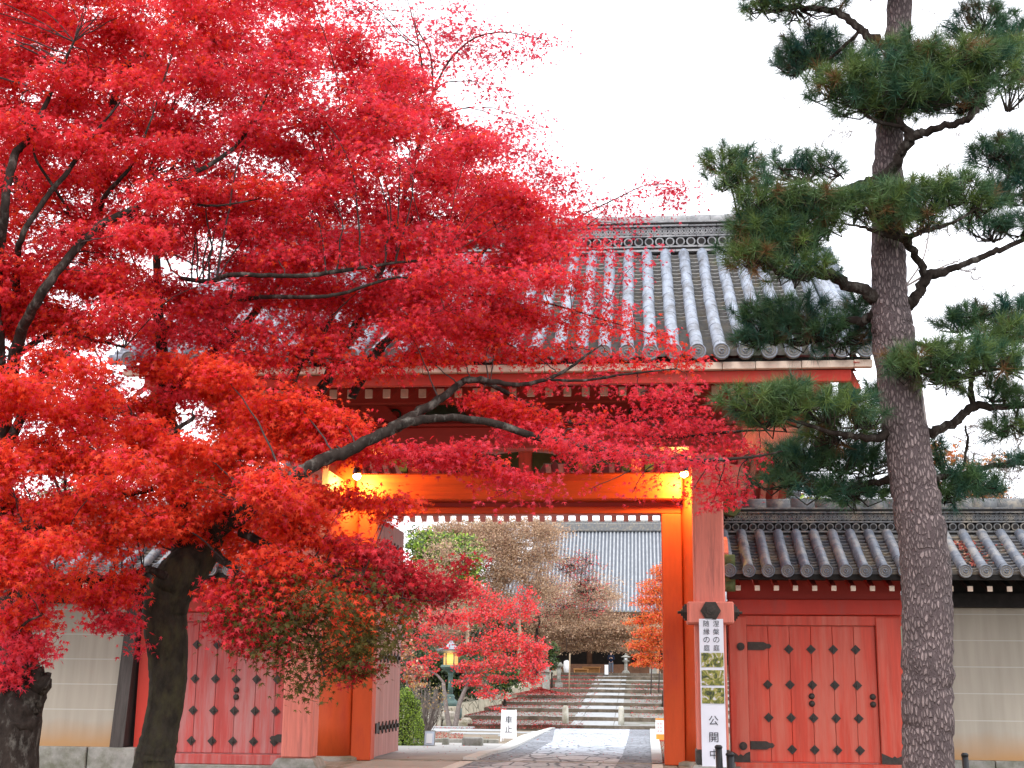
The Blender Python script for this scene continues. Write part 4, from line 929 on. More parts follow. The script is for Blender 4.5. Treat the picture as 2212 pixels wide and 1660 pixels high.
jk = {'hem': ((0, 0, .80), (.165, .13)), 'waist': ((0, 0, 1.03), (.158, .12)), 'chest': ((0, .01, 1.28), (.185, .135)), 'col': ((0, 0, 1.45), (.075, .075))}
je = [('hem', 'waist'), ('waist', 'chest'), ('chest', 'col')]
for s_, q in ((-1, 'l'), (1, 'r')):
    jk.update({q+'sh': ((s_*.19, .01, 1.375), .08), q+'el': ((s_*.245, -.03, 1.10), .066), q+'cf': ((s_*.095, -.215, 1.185), .05)}); je += [('chest', q+'sh'), (q+'sh', q+'el'), (q+'el', q+'cf')]
skin('jacket', jk, je, 'navy_cloth', PE)
tr = {'belt': ((0, 0, .95), (.145, .115))}; te = []
for s_, q in ((-1, 'l'), (1, 'r')):
    tr.update({q+'hip': ((s_*.095, 0, .82), .108), q+'kn': ((s_*.105, -.01, .46), .082), q+'hem': ((s_*.115, .015, .07), .072)}); te += [('belt', q+'hip'), (q+'hip', q+'kn'), (q+'kn', q+'hem')]
skin('trousers', tr, te, 'grey_cloth', PE)
b = MB(); b.lathe([(.088, -.02), (.10, .03), (.095, .09), (.06, .13), (.01, .145)], (P[0], P[1]+.005, P[2]+1.62), 14, 0, True, 0, .95, 1.12); b.build('hair', 'hair', PE)
for s_ in (-1, 1):
    b = MB(); b.lathe([(.004, -.008), (.011, 0), (.004, .008)], (P[0]+s_*.032, P[1]-.112, P[2]+1.615), 8); b.build('eye', 'hair', PE)
    b = MB(); b.box(P[0]+s_*.13-.055, P[0]+s_*.13+.055, P[1]-.20, P[1]+.06, P[2]-.0, P[2]+.075, 0, .02); b.build('shoe', 'hair', PE)
b = MB(); b.prism_x([(P[1]-.115, P[2]+1.61), (P[1]-.138, P[2]+1.575), (P[1]-.11, P[2]+1.57)], P[0]-.014, P[0]+.014); b.build('nose', 'skin', PE)
b = MB(); b.box(P[0]-.035, P[0]+.035, P[1]-.338, P[1]-.328, P[2]+1.19, P[2]+1.31, 0, .003)
tag(b.build('phone', 'black_metal'), 'dark phone held up in both hands by the person', 'phone')

# ---------------------------------------------------------------- foliage helpers (many small real faces)
def fast_mesh(name, V, F, mats, parent=None, tone=None, smooth=False):
    """V (n,3), F (m,k) equal-sided faces"""
    org = np.array(ORG.get(parent.name, (0, 0, 0))) if parent else np.zeros(3)
    me = bpy.data.meshes.new(name); m_, k = F.shape
    me.vertices.add(len(V)); me.vertices.foreach_set('co', (V-org).astype(np.float32).ravel())
    me.loops.add(m_*k); me.loops.foreach_set('vertex_index', F.astype(np.int32).ravel())
    me.polygons.add(m_); me.polygons.foreach_set('loop_start', np.arange(0, m_*k, k, dtype=np.int32))
    try: me.polygons.foreach_set('loop_total', np.full(m_, k, dtype=np.int32))
    except Exception: pass
    if smooth: me.polygons.foreach_set('use_smooth', np.ones(m_, bool))
    me.update(calc_edges=True)
    if tone is not None:
        at_ = me.attributes.new('tone', 'FLOAT_COLOR', 'POINT'); at_.data.foreach_set('color', np.c_[tone, np.ones(len(tone))].astype(np.float32).ravel())
    for q in ([mats] if isinstance(mats, str) else mats): me.materials.append(MATS[q])
    o = bpy.data.objects.new(name, me); COL.objects.link(o)
    if parent: o.parent = parent; ORG[o.name] = tuple(org)
    return o
def maple_leaves(name, pos, nrm, size, tone, parent, m='maple_leaf', droop=1.0):
    N = len(pos)
    ang = np.radians([180, -108, -80, -54, -28, 0, 28, 54, 80, 108]); rad = np.array([.10, .62, .27, .90, .32, 1.05, .32, .90, .27, .62])
    T = np.zeros((11, 3)); T[1:, 0] = rad*np.cos(ang); T[1:, 1] = rad*np.sin(ang); T[1:, 2] = -.28*rad**2*droop
    n_ = nrm/np.linalg.norm(nrm, axis=1)[:, None]
    tip = RNG.normal(size=(N, 3))*.8+np.array([0, 0, -.8]); a = tip-n_*np.sum(tip*n_, 1)[:, None]; a /= np.linalg.norm(a, axis=1)[:, None]+1e-9; c = np.cross(n_, a)
    curl = RNG.uniform(.4, 1.9, N)
    V = pos[:, None, :]+size[:, None, None]*(T[None, :, 0:1]*a[:, None, :]+T[None, :, 1:2]*c[:, None, :]+T[None, :, 2:3]*curl[:, None, None]*n_[:, None, :])
    f = np.array([[0, 1, 2, 3], [0, 3, 4, 5], [0, 5, 6, 7], [0, 7, 8, 9], [0, 9, 10, 1]])
    f = np.array([[0, 1, 2, 3], [0, 3, 4, 5], [0, 5, 6, 7], [0, 7, 8, 9], [0, 9, 10, 1]])
    F = (np.arange(N)[:, None, None]*11+f[None]).reshape(-1, 4)
    tn = np.repeat(tone[:, None, :], 11, 1); tn[:, 0] *= .85
    return fast_mesh(name, V.reshape(-1, 3), F, m, parent, tn.reshape(-1, 3))
def small_leaves(name, pos, nrm, size, tone, parent, m='broad_leaf'):
    """simple pointed leaves: folded kites"""
    N = len(pos); T = np.array([[-.5, 0, 0], [0, .42, .12], [.6, 0, -.1], [0, -.42, .12]])
    n_ = nrm/np.linalg.norm(nrm, axis=1)[:, None]; t = RNG.normal(size=(N, 3)); a = t-n_*np.sum(t*n_, 1)[:, None]; a /= np.linalg.norm(a, axis=1)[:, None]+1e-9; c = np.cross(n_, a)
    V = pos[:, None, :]+size[:, None, None]*(T[None, :, 0:1]*a[:, None]+T[None, :, 1:2]*c[:, None]+T[None, :, 2:3]*n_[:, None])
    F = (np.arange(N)[:, None]*4+np.arange(4)[None])
    return fast_mesh(name, V.reshape(-1, 3), F, m, parent, np.repeat(tone, 4, 0))
def smooth_path(P, per=5, jit=0.0):
    P = np.array(P, float); out = []
    for i in range(len(P)-1):
        p0, p1, p2, p3 = P[max(i-1, 0)], P[i], P[i+1], P[min(i+2, len(P)-1)]
        for t in np.arange(per)/per:
            out.append(.5*((2*p1)+(-p0+p2)*t+(2*p0-5*p1+4*p2-p3)*t*t+(-p0+3*p1-3*p2+p3)*t**3))
    out.append(P[-1]); out = np.array(out)
    if jit: out[1:-1, :3] += RNG.normal(size=(len(out)-2, 3))*jit*out[1:-1, 3:4]
    return out
def limb(pts):
    """(u, v, Y, width in frame units) -> rows of x, y, z, radius"""
    return np.array([np.r_[at(u, v, Y), w/2/ppm(at(u, v, Y))] for u, v, Y, w in pts])

TONES = {'r': ((.78, .026, .036), (.92, .078, .105)), 'p': ((.66, .03, .065), (.82, .08, .13)), 'o': ((.86, .05, .018), (.92, .098, .03)), 'c': ((.42, .015, .022), (.60, .035, .05)), 'g': ((.085, .075, .016), (.16, .125, .03)), 'y': ((.55, .16, .03), (.75, .28, .05))}
def tones(kinds, n):
    """per-leaf colours from a weighted mix such as 'rrro'"""
    ks = np.array(list(kinds))[RNG.integers(0, len(kinds), n)]; t = RNG.random(n)[:, None]
    lo = np.array([TONES[k][0] for k in ks]); hi = np.array([TONES[k][1] for k in ks])
    return np.clip((lo+(hi-lo)*t)*RNG.uniform(.8, 1.15, (n, 1)), 0, .92)

# ---------------------------------------------------------------- the two red maples in front
DENS = 2.45
def maple(name, label, base, trunk, limbs, sprays, bark):
    T = thing(name, label, 'tree', base, 'red maples in front of the wall')
    nodes = []
    for i, (pts, parts) in enumerate([(trunk, 'trunk')]+[(l_, 'branch') for l_ in limbs]):
        P = smooth_path(limb(pts), 6, .018 if parts == 'trunk' else .13)
        b = MB(); b.tube(P[:, :3], P[:, 3], 22 if parts == 'trunk' else 9, 0, True, True, .014 if parts == 'trunk' else .05); b.build(parts, bark if parts == 'trunk' else 'maple_bark', T)
        if parts == 'branch': nodes.append(P)
    nodes = np.concatenate(nodes)
    tw = MB(); LP, LN, LS, LT = [], [], [], []
    for (u, v, ru, rv, Y, n, kinds) in sprays:
        if kinds.count('g') > 1: n = int(n*.66)
        n = int(n*(DENS if ru > 48 else DENS*.8)*(.5 if (Y > -5.35 and v > 830) else .62 if (u > 1225 and 470 < v < 800) else 1.9 if (Y > -4.35 and u > 760 and v < 520) else 1))
        c = at(u, v, Y); k = 1/ppm(c); a, h = ru*k, rv*k; dep = min(a*.8, .55)
        d = np.linalg.norm(nodes[:, :3]-c, axis=1)+np.maximum(0, nodes[:, 2]-c[2])*.8
        nd = nodes[int(np.argmin(d))]; st_ = nd[:3]
        L = np.linalg.norm(c-st_); mid = (st_+c)/2+np.array([0, 0, .08*L])+RNG.normal(size=3)*.07*L
        r0 = min(nd[3]*.6, .004+.006*L)
        if L < 3: tw.tube(smooth_path(np.array([np.r_[st_, r0], np.r_[mid, r0*.8], np.r_[c, .0035]]), 5, .8)[:, :3], np.linspace(r0, .003, 11), 5, 0, False)
        m_ = max(int(n/13), 3)
        sc_ = RNG.normal(size=(m_, 3)); sc_ /= np.linalg.norm(sc_, axis=1)[:, None]; sc_ *= RNG.random((m_, 1))**.42
        tilt = RNG.uniform(-.25, .25)
        sub = c+sc_*np.array([a, dep, h])
        sub[:, 2] += sc_[:, 0]*a*tilt - .18*a*(sc_[:, 0]**2+sc_[:, 1]**2)
        for j in range(m_):
            if j % 2 == 0:
                o = c+(sub[j]-c)*.15; q = (o+sub[j])/2+RNG.normal(size=3)*.05*a; tw.tube([o, q, sub[j]], [.0032, .0026, .0018], 4, 0, False)
        cnt = np.full(m_, n//m_); ids = np.repeat(np.arange(m_), cnt)
        p = sub[ids]+RNG.normal(size=(len(ids), 3))*np.array([.085, .085, .04])*(a/.26)**.35*(1.7 if kinds.count('g') > 1 or kinds in ('p', 'rp', 'pr') else 1)
        p[:, 2] -= .02
        nn_ = np.array([0, -.35, .75])+RNG.normal(size=(len(ids), 3))*.55+(sub[ids]-c)/max(a, .1)*.25
        LP.append(p); LN.append(nn_); LS.append(RNG.uniform(.026, .046, len(ids))); LT.append(tones(kinds, len(ids)))
    tw.build('fine_branching', 'twig_bark', T)
    print('LEAVES', sum(map(len, LP)))
    maple_leaves('crown', np.concatenate(LP), np.concatenate(LN), np.concatenate(LS), np.concatenate(LT), T)
    return T
def inside(poly, u, v):
    c = False; n = len(poly)
    for i in range(n):
        (x1, y1), (x2, y2) = poly[i], poly[(i+1) % n]
        if (y1 > v) != (y2 > v) and u < (x2-x1)*(v-y1)/(y2-y1)+x1: c = not c
    return c
def fill(poly, step, ru, rv, Y, n, kinds, gaps=(), rnd=random.Random(5)):
    """sprays spread through a region of the crown, leaving the crown's gaps open"""
    us = [p[0] for p in poly]; vs = [p[1] for p in poly]; out = []
    v = min(vs); row = 0
    while v <= max(vs):
        u = min(us)+(row % 2)*step*.5
        while u <= max(us):
            uu, vv = u+rnd.uniform(-.35, .35)*step, v+rnd.uniform(-.35, .35)*step*.62
            if inside(poly, uu, vv) and not any(((uu-a)/(c*.75+ru*.36))**2+((vv-b)/(d*.75+rv*.36))**2 < 1 for a, b, c, d in gaps):
                out.append((uu, vv, ru*rnd.uniform(.75, 1.3), rv*rnd.uniform(.75, 1.3), Y+rnd.uniform(-1.0, 1.0), int(n*rnd.uniform(.75, 1.25)), kinds))
            u += step
        v += step*.62; row += 1
    return out
GAPS = [(95, 425, 70, 45), (60, 500, 40, 30), (255, 545, 50, 30), (205, 660, 35, 40), (240, 700, 30, 20), (555, 400, 25, 16), (860, 330, 45, 22), (425, 890, 50, 30), (262, 800, 40, 42), (140, 835, 35, 22), (70, 905, 40, 24), (110, 1052, 58, 28), (345, 545, 30, 25), (420, 560, 35, 22), (60, 240, 14, 10), (180, 940, 30, 25), (490, 610, 40, 20), (640, 45, 18, 14), (30, 770, 40, 30), (700, 175, 18, 12), (330, 390, 16, 12), (15, 930, 22, 20), (785, 730, 40, 20)]
upperL = [(-70, -70), (430, -70), (470, 60), (400, 200), (330, 330), (420, 420), (330, 480), (290, 640), (230, 720), (-70, 730)]
upperM = [(430, -70), (620, -70), (735, 30), (825, 105), (900, 160), (955, 210), (990, 280), (1060, 345), (1100, 390), (1160, 410), (1195, 460), (1205, 530), (1215, 600), (1185, 680), (1130, 720), (980, 740), (800, 710), (500, 720), (240, 720), (290, 640), (330, 480), (420, 420), (330, 330), (400, 200), (470, 60)]
lowL = [(-60, 730), (240, 745), (300, 860), (330, 990), (250, 1060), (180, 1160), (120, 1270), (-60, 1270)]
lowM = [(300, 760), (420, 745), (560, 850), (560, 930), (600, 1000), (640, 1080), (760, 1100), (690, 1150), (600, 1215), (440, 1200), (400, 1165), (320, 1180), (250, 1235), (170, 1240), (190, 1150), (260, 1060), (330, 990), (300, 860)]
SL = fill(upperL, 78, 62, 26, -6.3, 300, 'rrrro', GAPS)+fill(upperL, 120, 70, 30, -4.4, 260, 'rrroc', GAPS)
SL += fill(lowL, 74, 56, 26, -7.0, 280, 'roooor', GAPS)
SL += [(a+RNG.uniform(-20, 20), b_+RNG.uniform(-12, 12), c*.9, d*.8, -6.2+RNG.uniform(-.8, .8), int(c*d/46), 'rrp') for a, b_, c, d in GAPS if a < 560]
SL += [(u, v, 52, 24, -6.6, 190, 'rroo') for u, v in ((40, 830), (110, 800), (60, 880), (130, 905), (200, 860), (210, 930), (60, 960), (150, 985), (230, 985), (290, 930), (20, 700), (90, 690), (170, 730), (290, 640), (60, 640), (240, 600), (225, 545), (275, 575), (205, 625), (150, 590), (240, 690), (100, 420), (60, 480), (560, 400), (120, 660))]
outer = [(-420, 80), (-330, -60), (-90, -120), (-70, 1200), (-260, 1180), (-400, 900), (-470, 480)]
SL += fill(outer, 120, 84, 34, -6.3, 240, 'rrrro')+fill([(-90, -120), (60, -260), (430, -250), (650, -110), (430, -75)], 120, 84, 32, -5.6, 230, 'rrrro')
SL += [(30, 1330, 55, 40, -7.1, 300, 'rro'), (60, 1390, 60, 36, -7.1, 300, 'rrp'), (20, 1450, 50, 28, -7.0, 220, 'rrp'), (85, 1320, 40, 30, -7, 180, 'rro'), (110, 1260, 50, 26, -7, 200, 'roo')]
SM = fill(upperM, 78, 62, 25, -5.6, 290, 'rrrrpop', GAPS)+fill(upperM, 125, 70, 30, -3.9, 250, 'rrrcc', GAPS)
SM += fill(lowM, 72, 56, 24, -6.2, 300, 'oooor', GAPS)
SM += [  # named sprays: lit shelf over the beam, drooping hand, sprays across the gate front
 (575, 1050, 50, 24, -7.9, 240, 'oor'), (600, 1075, 46, 18, -7.7, 160, 'oor'), (560, 1020, 40, 18, -7.8, 130, 'oor'), (1240, 950, 50, 14, -6.6, 75, 'rrp'), (1320, 968, 55, 14, -6.5, 85, 'rrp'), (1400, 982, 55, 14, -6.4, 85, 'rrp'), (1480, 985, 55, 14, -6.3, 85, 'rrp'), (1190, 935, 36, 10, -6.6, 45, 'rr'), (640, 865, 95, 24, -6.6, 620, 'ooor'), (720, 905, 85, 24, -6.6, 560, 'ooor'), (610, 920, 90, 26, -6.5, 520, 'ooor'), (745, 955, 75, 20, -6.6, 420, 'oorr'), (560, 880, 60, 26, -6.4, 360, 'oor'), (690, 960, 70, 22, -6.5, 330, 'oor'), (785, 965, 40, 16, -6.6, 160, 'orr'),
 (860, 975, 65, 15, -6.3, 260, 'rrrp'), (950, 985, 70, 17, -6.2, 300, 'rrrp'), (1040, 1000, 60, 17, -6.1, 230, 'rrpo'), (1110, 1020, 50, 16, -6.0, 150, 'rrp'), (1170, 1048, 30, 11, -6.0, 60, 'rp'), (1100, 1060, 60, 10, -6, 50, 'rp'), (1000, 965, 50, 12, -6.1, 170, 'rrp'),
 (850, 1080, 60, 15, -6.3, 200, 'oor'), (760, 1070, 60, 18, -6.4, 260, 'oor'), (830, 1115, 36, 10, -6.3, 70, 'oor'), (680, 1060, 70, 24, -6.4, 330, 'oor'),
 (1040, 860, 50, 14, -5.6, 190, 'rro'), (1100, 880, 60, 20, -5.5, 280, 'rro'), (1160, 905, 60, 20, -5.4, 280, 'rro'), (1220, 940, 55, 20, -5.3, 230, 'rro'), (1120, 930, 60, 16, -5.5, 170, 'rrp'),
 (1280, 905, 60, 26, -5.2, 220, 'rrpo'), (1345, 925, 60, 26, -5.1, 220, 'rrp'), (1410, 905, 70, 36, -5.0, 260, 'rrp'), (1480, 900, 60, 40, -4.9, 260, 'rrp'), (1540, 930, 55, 36, -4.8, 220, 'rrp'), (1600, 960, 50, 28, -4.7, 150, 'rrp'), (1450, 860, 70, 26, -5, 200, 'rrp'), (1380, 850, 60, 20, -5, 140, 'rrp'),
 (1330, 960, 60, 16, -5.1, 130, 'rrp'), (1250, 980, 50, 14, -5.2, 100, 'rrp'), (1420, 960, 60, 16, -5, 120, 'rrp'), (1520, 1000, 60, 22, -4.9, 200, 'rrrp'), (1560, 1040, 55, 26, -4.9, 240, 'rrrp'), (1500, 1055, 40, 20, -5, 110, 'rro'), (1540, 1085, 30, 16, -4.9, 80, 'rrp'), (1590, 1065, 34, 18, -4.9, 110, 'rrp'), (1420, 1030, 40, 12, -5, 40, 'ror'), (1640, 990, 30, 14, -4.7, 50, 'rrp'),
 (1250, 1010, 30, 10, -5.2, 40, 'rp'), (1280, 1055, 16, 14, -5.2, 25, 'rp'), (1370, 1060, 26, 16, -5.1, 30, 'rp'),
 # roof edge and the thin veil of twigs over the tiles
 (1240, 500, 60, 30, -4.4, 170, 'rrp'), (1300, 540, 55, 34, -4.4, 130, 'rrp'), (1250, 600, 70, 34, -4.6, 260, 'rro'), (1300, 640, 60, 34, -4.6, 170, 'rrp'), (1340, 590, 40, 30, -4.5, 70, 'rp'), (1380, 560, 30, 18, -4.4, 30, 'rp'), (1240, 680, 70, 30, -4.8, 260, 'rro'), (1310, 700, 60, 30, -4.8, 190, 'rro'), (1370, 690, 50, 34, -4.7, 120, 'rro'), (1420, 720, 50, 26, -4.7, 120, 'rro'), (1470, 765, 50, 18, -4.7, 140, 'rro'), (1400, 775, 60, 16, -4.8, 140, 'rro'), (1320, 770, 60, 16, -4.9, 140, 'rro'), (1230, 750, 60, 20, -5, 190, 'rro'), (1150, 760, 60, 18, -5.1, 170, 'rro'), (1070, 740, 70, 24, -5.2, 250, 'rro'), (980, 760, 60, 22, -5.4, 220, 'rro'), (900, 760, 60, 24, -5.6, 240, 'rro'), (840, 790, 50, 16, -5.7, 120, 'rro'), (1000, 690, 70, 26, -5.2, 280, 'rro'), (1120, 690, 70, 26, -5, 260, 'rro'), (1480, 830, 40, 12, -4.8, 70, 'rrp'), (1290, 810, 50, 10, -5, 70, 'rp'), (1170, 820, 50, 10, -5.2, 80, 'rr'),
 (760, 790, 60, 24, -5.8, 260, 'orr'), (700, 740, 60, 26, -5.8, 260, 'rro'), (640, 760, 60, 26, -5.9, 260, 'rro'), (540, 760, 60, 30, -6, 300, 'rro'), (470, 790, 50, 26, -6, 220, 'rrp'), (520, 820, 40, 22, -6, 160, 'rro'), (350, 780, 50, 24, -6, 220, 'rrp'), (440, 720, 60, 24, -5.9, 240, 'rrp'), (620, 815, 40, 14, -6, 60, 'or'), (380, 850, 50, 16, -6, 160, 'rr'),
 # thin sprigs against the sky
 (770, 25, 60, 26, -4.2, 130, 'pr'), (830, 70, 40, 22, -4.2, 60, 'p'), (905, 40, 40, 34, -4, 60, 'p'), (960, 75, 50, 34, -3.9, 90, 'p'), (1010, 110, 45, 26, -3.9, 70, 'p'), (1070, 125, 36, 16, -3.8, 40, 'p'), (1180, 90, 26, 12, -3.8, 32, 'p'), (985, 20, 40, 26, -3.9, 60, 'p'), (1110, 105, 36, 14, -3.8, 40, 'p'), (1145, 112, 30, 12, -3.8, 28, 'p'), (1060, 85, 36, 20, -3.8, 40, 'p'), (1130, 78, 26, 10, -3.8, 22, 'p'), (1020, 60, 36, 22, -3.9, 40, 'p'), (1350, 420, 36, 14, -4.1, 26, 'p'), (1310, 470, 36, 14, -4.1, 26, 'p'), (1480, 425, 22, 16, -4.1, 20, 'p'), (1260, 460, 36, 18, -4.2, 50, 'pr'), (1230, 380, 26, 16, -4.2, 20, 'p'), (940, 130, 45, 24, -4, 90, 'pr'), (1020, 175, 36, 18, -3.9, 45, 'p'), (1090, 190, 34, 12, -3.9, 30, 'p'), (1050, 205, 30, 10, -3.9, 24, 'p'), (880, 115, 40, 20, -4, 80, 'pr'), (1100, 265, 40, 20, -4.1, 60, 'p'), (1160, 265, 22, 26, -4, 26, 'p'), (1080, 310, 50, 28, -4.2, 130, 'pr'), (1140, 330, 40, 24, -4.2, 70, 'p'), (1175, 375, 40, 20, -4.2, 90, 'pr'), (1210, 410, 40, 22, -4.2, 90, 'pr'), (1410, 400, 34, 14, -4.1, 34, 'p'), (1460, 405, 30, 16, -4.1, 46, 'p'), (1440, 440, 26, 14, -4.1, 22, 'p'), (1330, 450, 40, 14, -4.1, 24, 'p'), (1390, 470, 28, 10, -4.1, 14, 'p'), (1285, 430, 30, 18, -4.1, 26, 'p'), (1380, 510, 40, 12, -4.2, 24, 'p'), (850, 150, 60, 28, -4.3, 240, 'rrp'), (1010, 300, 60, 26, -4.4, 220, 'rrp'),
 # crimson and still-green low sprays under the canopy
 (740, 1165, 75, 20, -6.5, 260, 'rrco'), (800, 1195, 80, 22, -6.4, 300, 'ccr'), (880, 1230, 75, 24, -6.3, 300, 'ccr'), (960, 1265, 50, 24, -6.2, 150, 'c'), (900, 1280, 70, 24, -6.3, 230, 'cc'), (820, 1260, 70, 26, -6.4, 270, 'ccrg'), (1000, 1210, 40, 12, -6.2, 50, 'c'), (740, 1225, 70, 26, -6.5, 260, 'rcgg'), (960, 1330, 40, 10, -6.2, 30, 'c'),
 (640, 1230, 70, 26, -6.7, 280, 'oorcg'), (560, 1260, 75, 28, -6.8, 320, 'orrcg'), (510, 1290, 56, 28, -6.8, 280, 'rrroc'), (492, 1340, 56, 24, -6.7, 240, 'rrrc'), (530, 1320, 60, 28, -6.9, 280, 'rrcg'), (600, 1300, 70, 28, -6.8, 300, 'oggr'), (570, 1365, 60, 28, -6.9, 240, 'gggr'), (630, 1345, 75, 24, -6.9, 190, 'gggg'), (705, 1320, 80, 24, -6.8, 200, 'gggo'), (780, 1310, 80, 24, -6.7, 190, 'gggo'), (700, 1375, 80, 22, -6.7, 170, 'ggg'), (650, 1415, 60, 24, -6.8, 120, 'ggg'), (735, 1420, 60, 22, -6.7, 110, 'ggg'), (590, 1340, 60, 24, -6.9, 150, 'ggr'), (850, 1300, 55, 22, -6.6, 110, 'ggc'), (560, 1290, 70, 24, -6.9, 160, 'gor'), (830, 1345, 50, 22, -6.5, 90, 'gg'), (640, 1280, 60, 26, -6.9, 240, 'ggo'), (720, 1290, 60, 26, -6.9, 240, 'ggo'), (800, 1385, 50, 26, -6.7, 170, 'ggg'), (830, 1360, 40, 26, -6.7, 120, 'gg'), (650, 1495, 24, 14, -6.8, 40, 'gg'), (670, 1470, 34, 20, -6.8, 80, 'ggg'), (760, 1430, 50, 26, -6.6, 170, 'ggc'), (790, 1445, 34, 16, -6.6, 80, 'gc'), (600, 1395, 50, 22, -6.9, 140, 'ggrc'), (520, 1380, 44, 20, -6.9, 100, 'rrc'), (478, 1262, 36, 22, -6.6, 150, 'rro'),
 (245, 1275, 56, 28, -6.6, 300, 'orr'), (230, 1325, 40, 30, -6.6, 170, 'rrp'), (262, 1335, 34, 26, -6.6, 130, 'rrp'), (265, 1240, 36, 18, -6.6, 150, 'oor'), (190, 1290, 40, 24, -6.6, 140, 'ro'), (300, 1390, 16, 16, -6.2, 30, 'rp')]
MY = -6.0
trunkM = [(305, 1960, MY, 175), (316, 1830, MY, 122), (331, 1660, MY, 90), (338, 1622, MY, 83), (349, 1565, MY, 77), (360, 1507, MY, 78), (363, 1450, MY, 82), (361, 1392, MY, 88), (356, 1335, MY, 95), (366, 1277, MY, 100), (400, 1232, MY, 96), (432, 1195, MY+.05, 80), (460, 1140, MY+.1, 62)]
limbsM = [
 [(400, 1235, MY, 70), (395, 1130, MY+.1, 50), (375, 1000, MY+.2, 40), (362, 900, MY+.3, 34), (356, 830, MY+.3, 30), (345, 700, MY+.4, 22), (338, 560, MY+.5, 17), (335, 480, MY+.6, 11), (320, 380, MY+.7, 6)],
 [(362, 880, MY+.25, 30), (385, 825, MY+.2, 30), (430, 785, MY+.2, 28), (480, 750, MY+.3, 24), (515, 722, MY+.3, 20), (570, 650, MY+.5, 14), (640, 560, MY+.7, 10), (720, 450, MY+.9, 6)],
 [(445, 1160, MY+.1, 52), (520, 1110, MY-.1, 42), (580, 1065, MY-.3, 36), (625, 1037, MY-.4, 32), (690, 1000, MY-.3, 29), (760, 970, MY-.2, 26), (830, 935, MY-.1, 24), (870, 915, MY, 22), (960, 904, MY+.2, 17), (1060, 914, MY+.4, 17), (1180, 950, MY+.6, 16), (1300, 972, MY+.8, 15), (1420, 990, MY+1, 11), (1500, 995, MY+1.1, 9), (1620, 988, MY+1.2, 6), (1690, 975, MY+1.3, 3)],
 [(850, 925, MY-.05, 26), (900, 895, MY+.1, 22), (955, 860, MY+.2, 18), (1005, 822, MY+.5, 14), (1060, 832, MY+.6, 11), (1150, 880, MY+.8, 10), (1230, 911, MY+1.0, 9), (1330, 936, MY+1.2, 8), (1450, 946, MY+1.3, 7), (1560, 935, MY+1.1, 7), (1640, 930, MY+1.2, 4), (1720, 935, MY+1.3, 2)],
 [(1000, 823, MY+.3, 13), (1050, 822, MY+.4, 14), (1110, 832, MY+.5, 10), (1180, 820, MY+.6, 9), (1230, 795, MY+.7, 7), (1270, 765, MY+.8, 5), (1300, 745, MY+.9, 3)],
 [(1180, 820, MY+.6, 6), (1260, 822, MY+.7, 6), (1360, 808, MY+.8, 5), (1460, 797, MY+1, 3)],
 [(460, 1140, MY+.1, 48), (540, 1060, MY+.3, 36), (610, 960, MY+.5, 30), (650, 880, MY+.6, 26), (690, 850, MY+.7, 26), (720, 790, MY+.8, 22), (750, 735, MY+.9, 18), (800, 640, MY+1.1, 13), (840, 540, MY+1.3, 10), (880, 400, MY+1.5, 8), (920, 250, MY+1.8, 6), (905, 100, MY+2, 4), (880, 0, MY+2.1, 2)],
 [(620, 950, MY+.5, 24), (636, 818, MY+.5, 17), (660, 778, MY+.5, 15), (690, 740, MY+.6, 11), (720, 680, MY+.7, 7)],
 [(760, 860, MY+.7, 18), (805, 775, MY+.9, 24), (845, 728, MY+1, 16), (920, 660, MY+1.2, 11), (1020, 570, MY+1.5, 8), (1100, 480, MY+1.7, 5), (1160, 420, MY+1.8, 3)],
 [(388, 600, MY+.5, 8), (450, 608, MY+.5, 11), (507, 594, MY+.6, 11), (620, 597, MY+.8, 10), (704, 591, MY+.9, 10), (855, 568, MY+1.2, 6), (960, 560, MY+1.4, 3)],
 [(490, 655, MY+.6, 8), (563, 642, MY+.7, 10), (664, 642, MY+.8, 9), (732, 636, MY+.9, 8), (860, 600, MY+1.1, 5), (950, 620, MY+1.3, 3)],
 [(880, 400, MY+1.5, 7), (940, 190, MY+1.9, 5), (1000, 100, MY+2, 4), (1080, 70, MY+2.1, 3), (1190, 90, MY+2.2, 1.6)],
 [(935, 200, MY+1.9, 5), (930, 120, MY+2, 4), (900, 60, MY+2, 2.6), (890, 10, MY+2.1, 1.6)],
 [(1020, 175, MY+2, 2.2), (960, 180, MY+1.9, 3), (930, 210, MY+1.8, 4)],
 [(1100, 480, MY+1.7, 4), (1180, 520, MY+1.7, 4), (1250, 470, MY+1.8, 3.2), (1330, 430, MY+1.8, 2.6), (1400, 400, MY+1.9, 2), (1490, 400, MY+1.9, 1.2)],
 [(1120, 560, MY+1.5, 4), (1200, 525, MY+1.6, 3.6), (1290, 470, MY+1.7, 2.2), (1330, 410, MY+1.8, 1.2)],
 [(1000, 640, MY+1, 6), (1100, 640, MY+1.2, 5), (1200, 660, MY+1.2, 4), (1300, 690, MY+1.3, 3), (1400, 720, MY+1.3, 2)],
 [(840, 960, MY-.2, 5), (930, 975, MY-.2, 4), (1040, 985, MY-.1, 4), (1110, 1020, MY, 3), (1160, 1050, MY, 2)],
 [(520, 1150, MY-.3, 22), (600, 1190, MY-.5, 14), (680, 1230, MY-.6, 9), (760, 1260, MY-.6, 6), (850, 1290, MY-.5, 4), (960, 1300, MY-.4, 2)],
 [(470, 1200, MY-.3, 20), (540, 1260, MY-.7, 12), (610, 1320, MY-.8, 8), (680, 1390, MY-.8, 5), (700, 1460, MY-.8, 3)],
 [(380, 1260, MY-.1, 24), (320, 1230, MY-.3, 16), (260, 1260, MY-.5, 9), (220, 1310, MY-.6, 5)]]
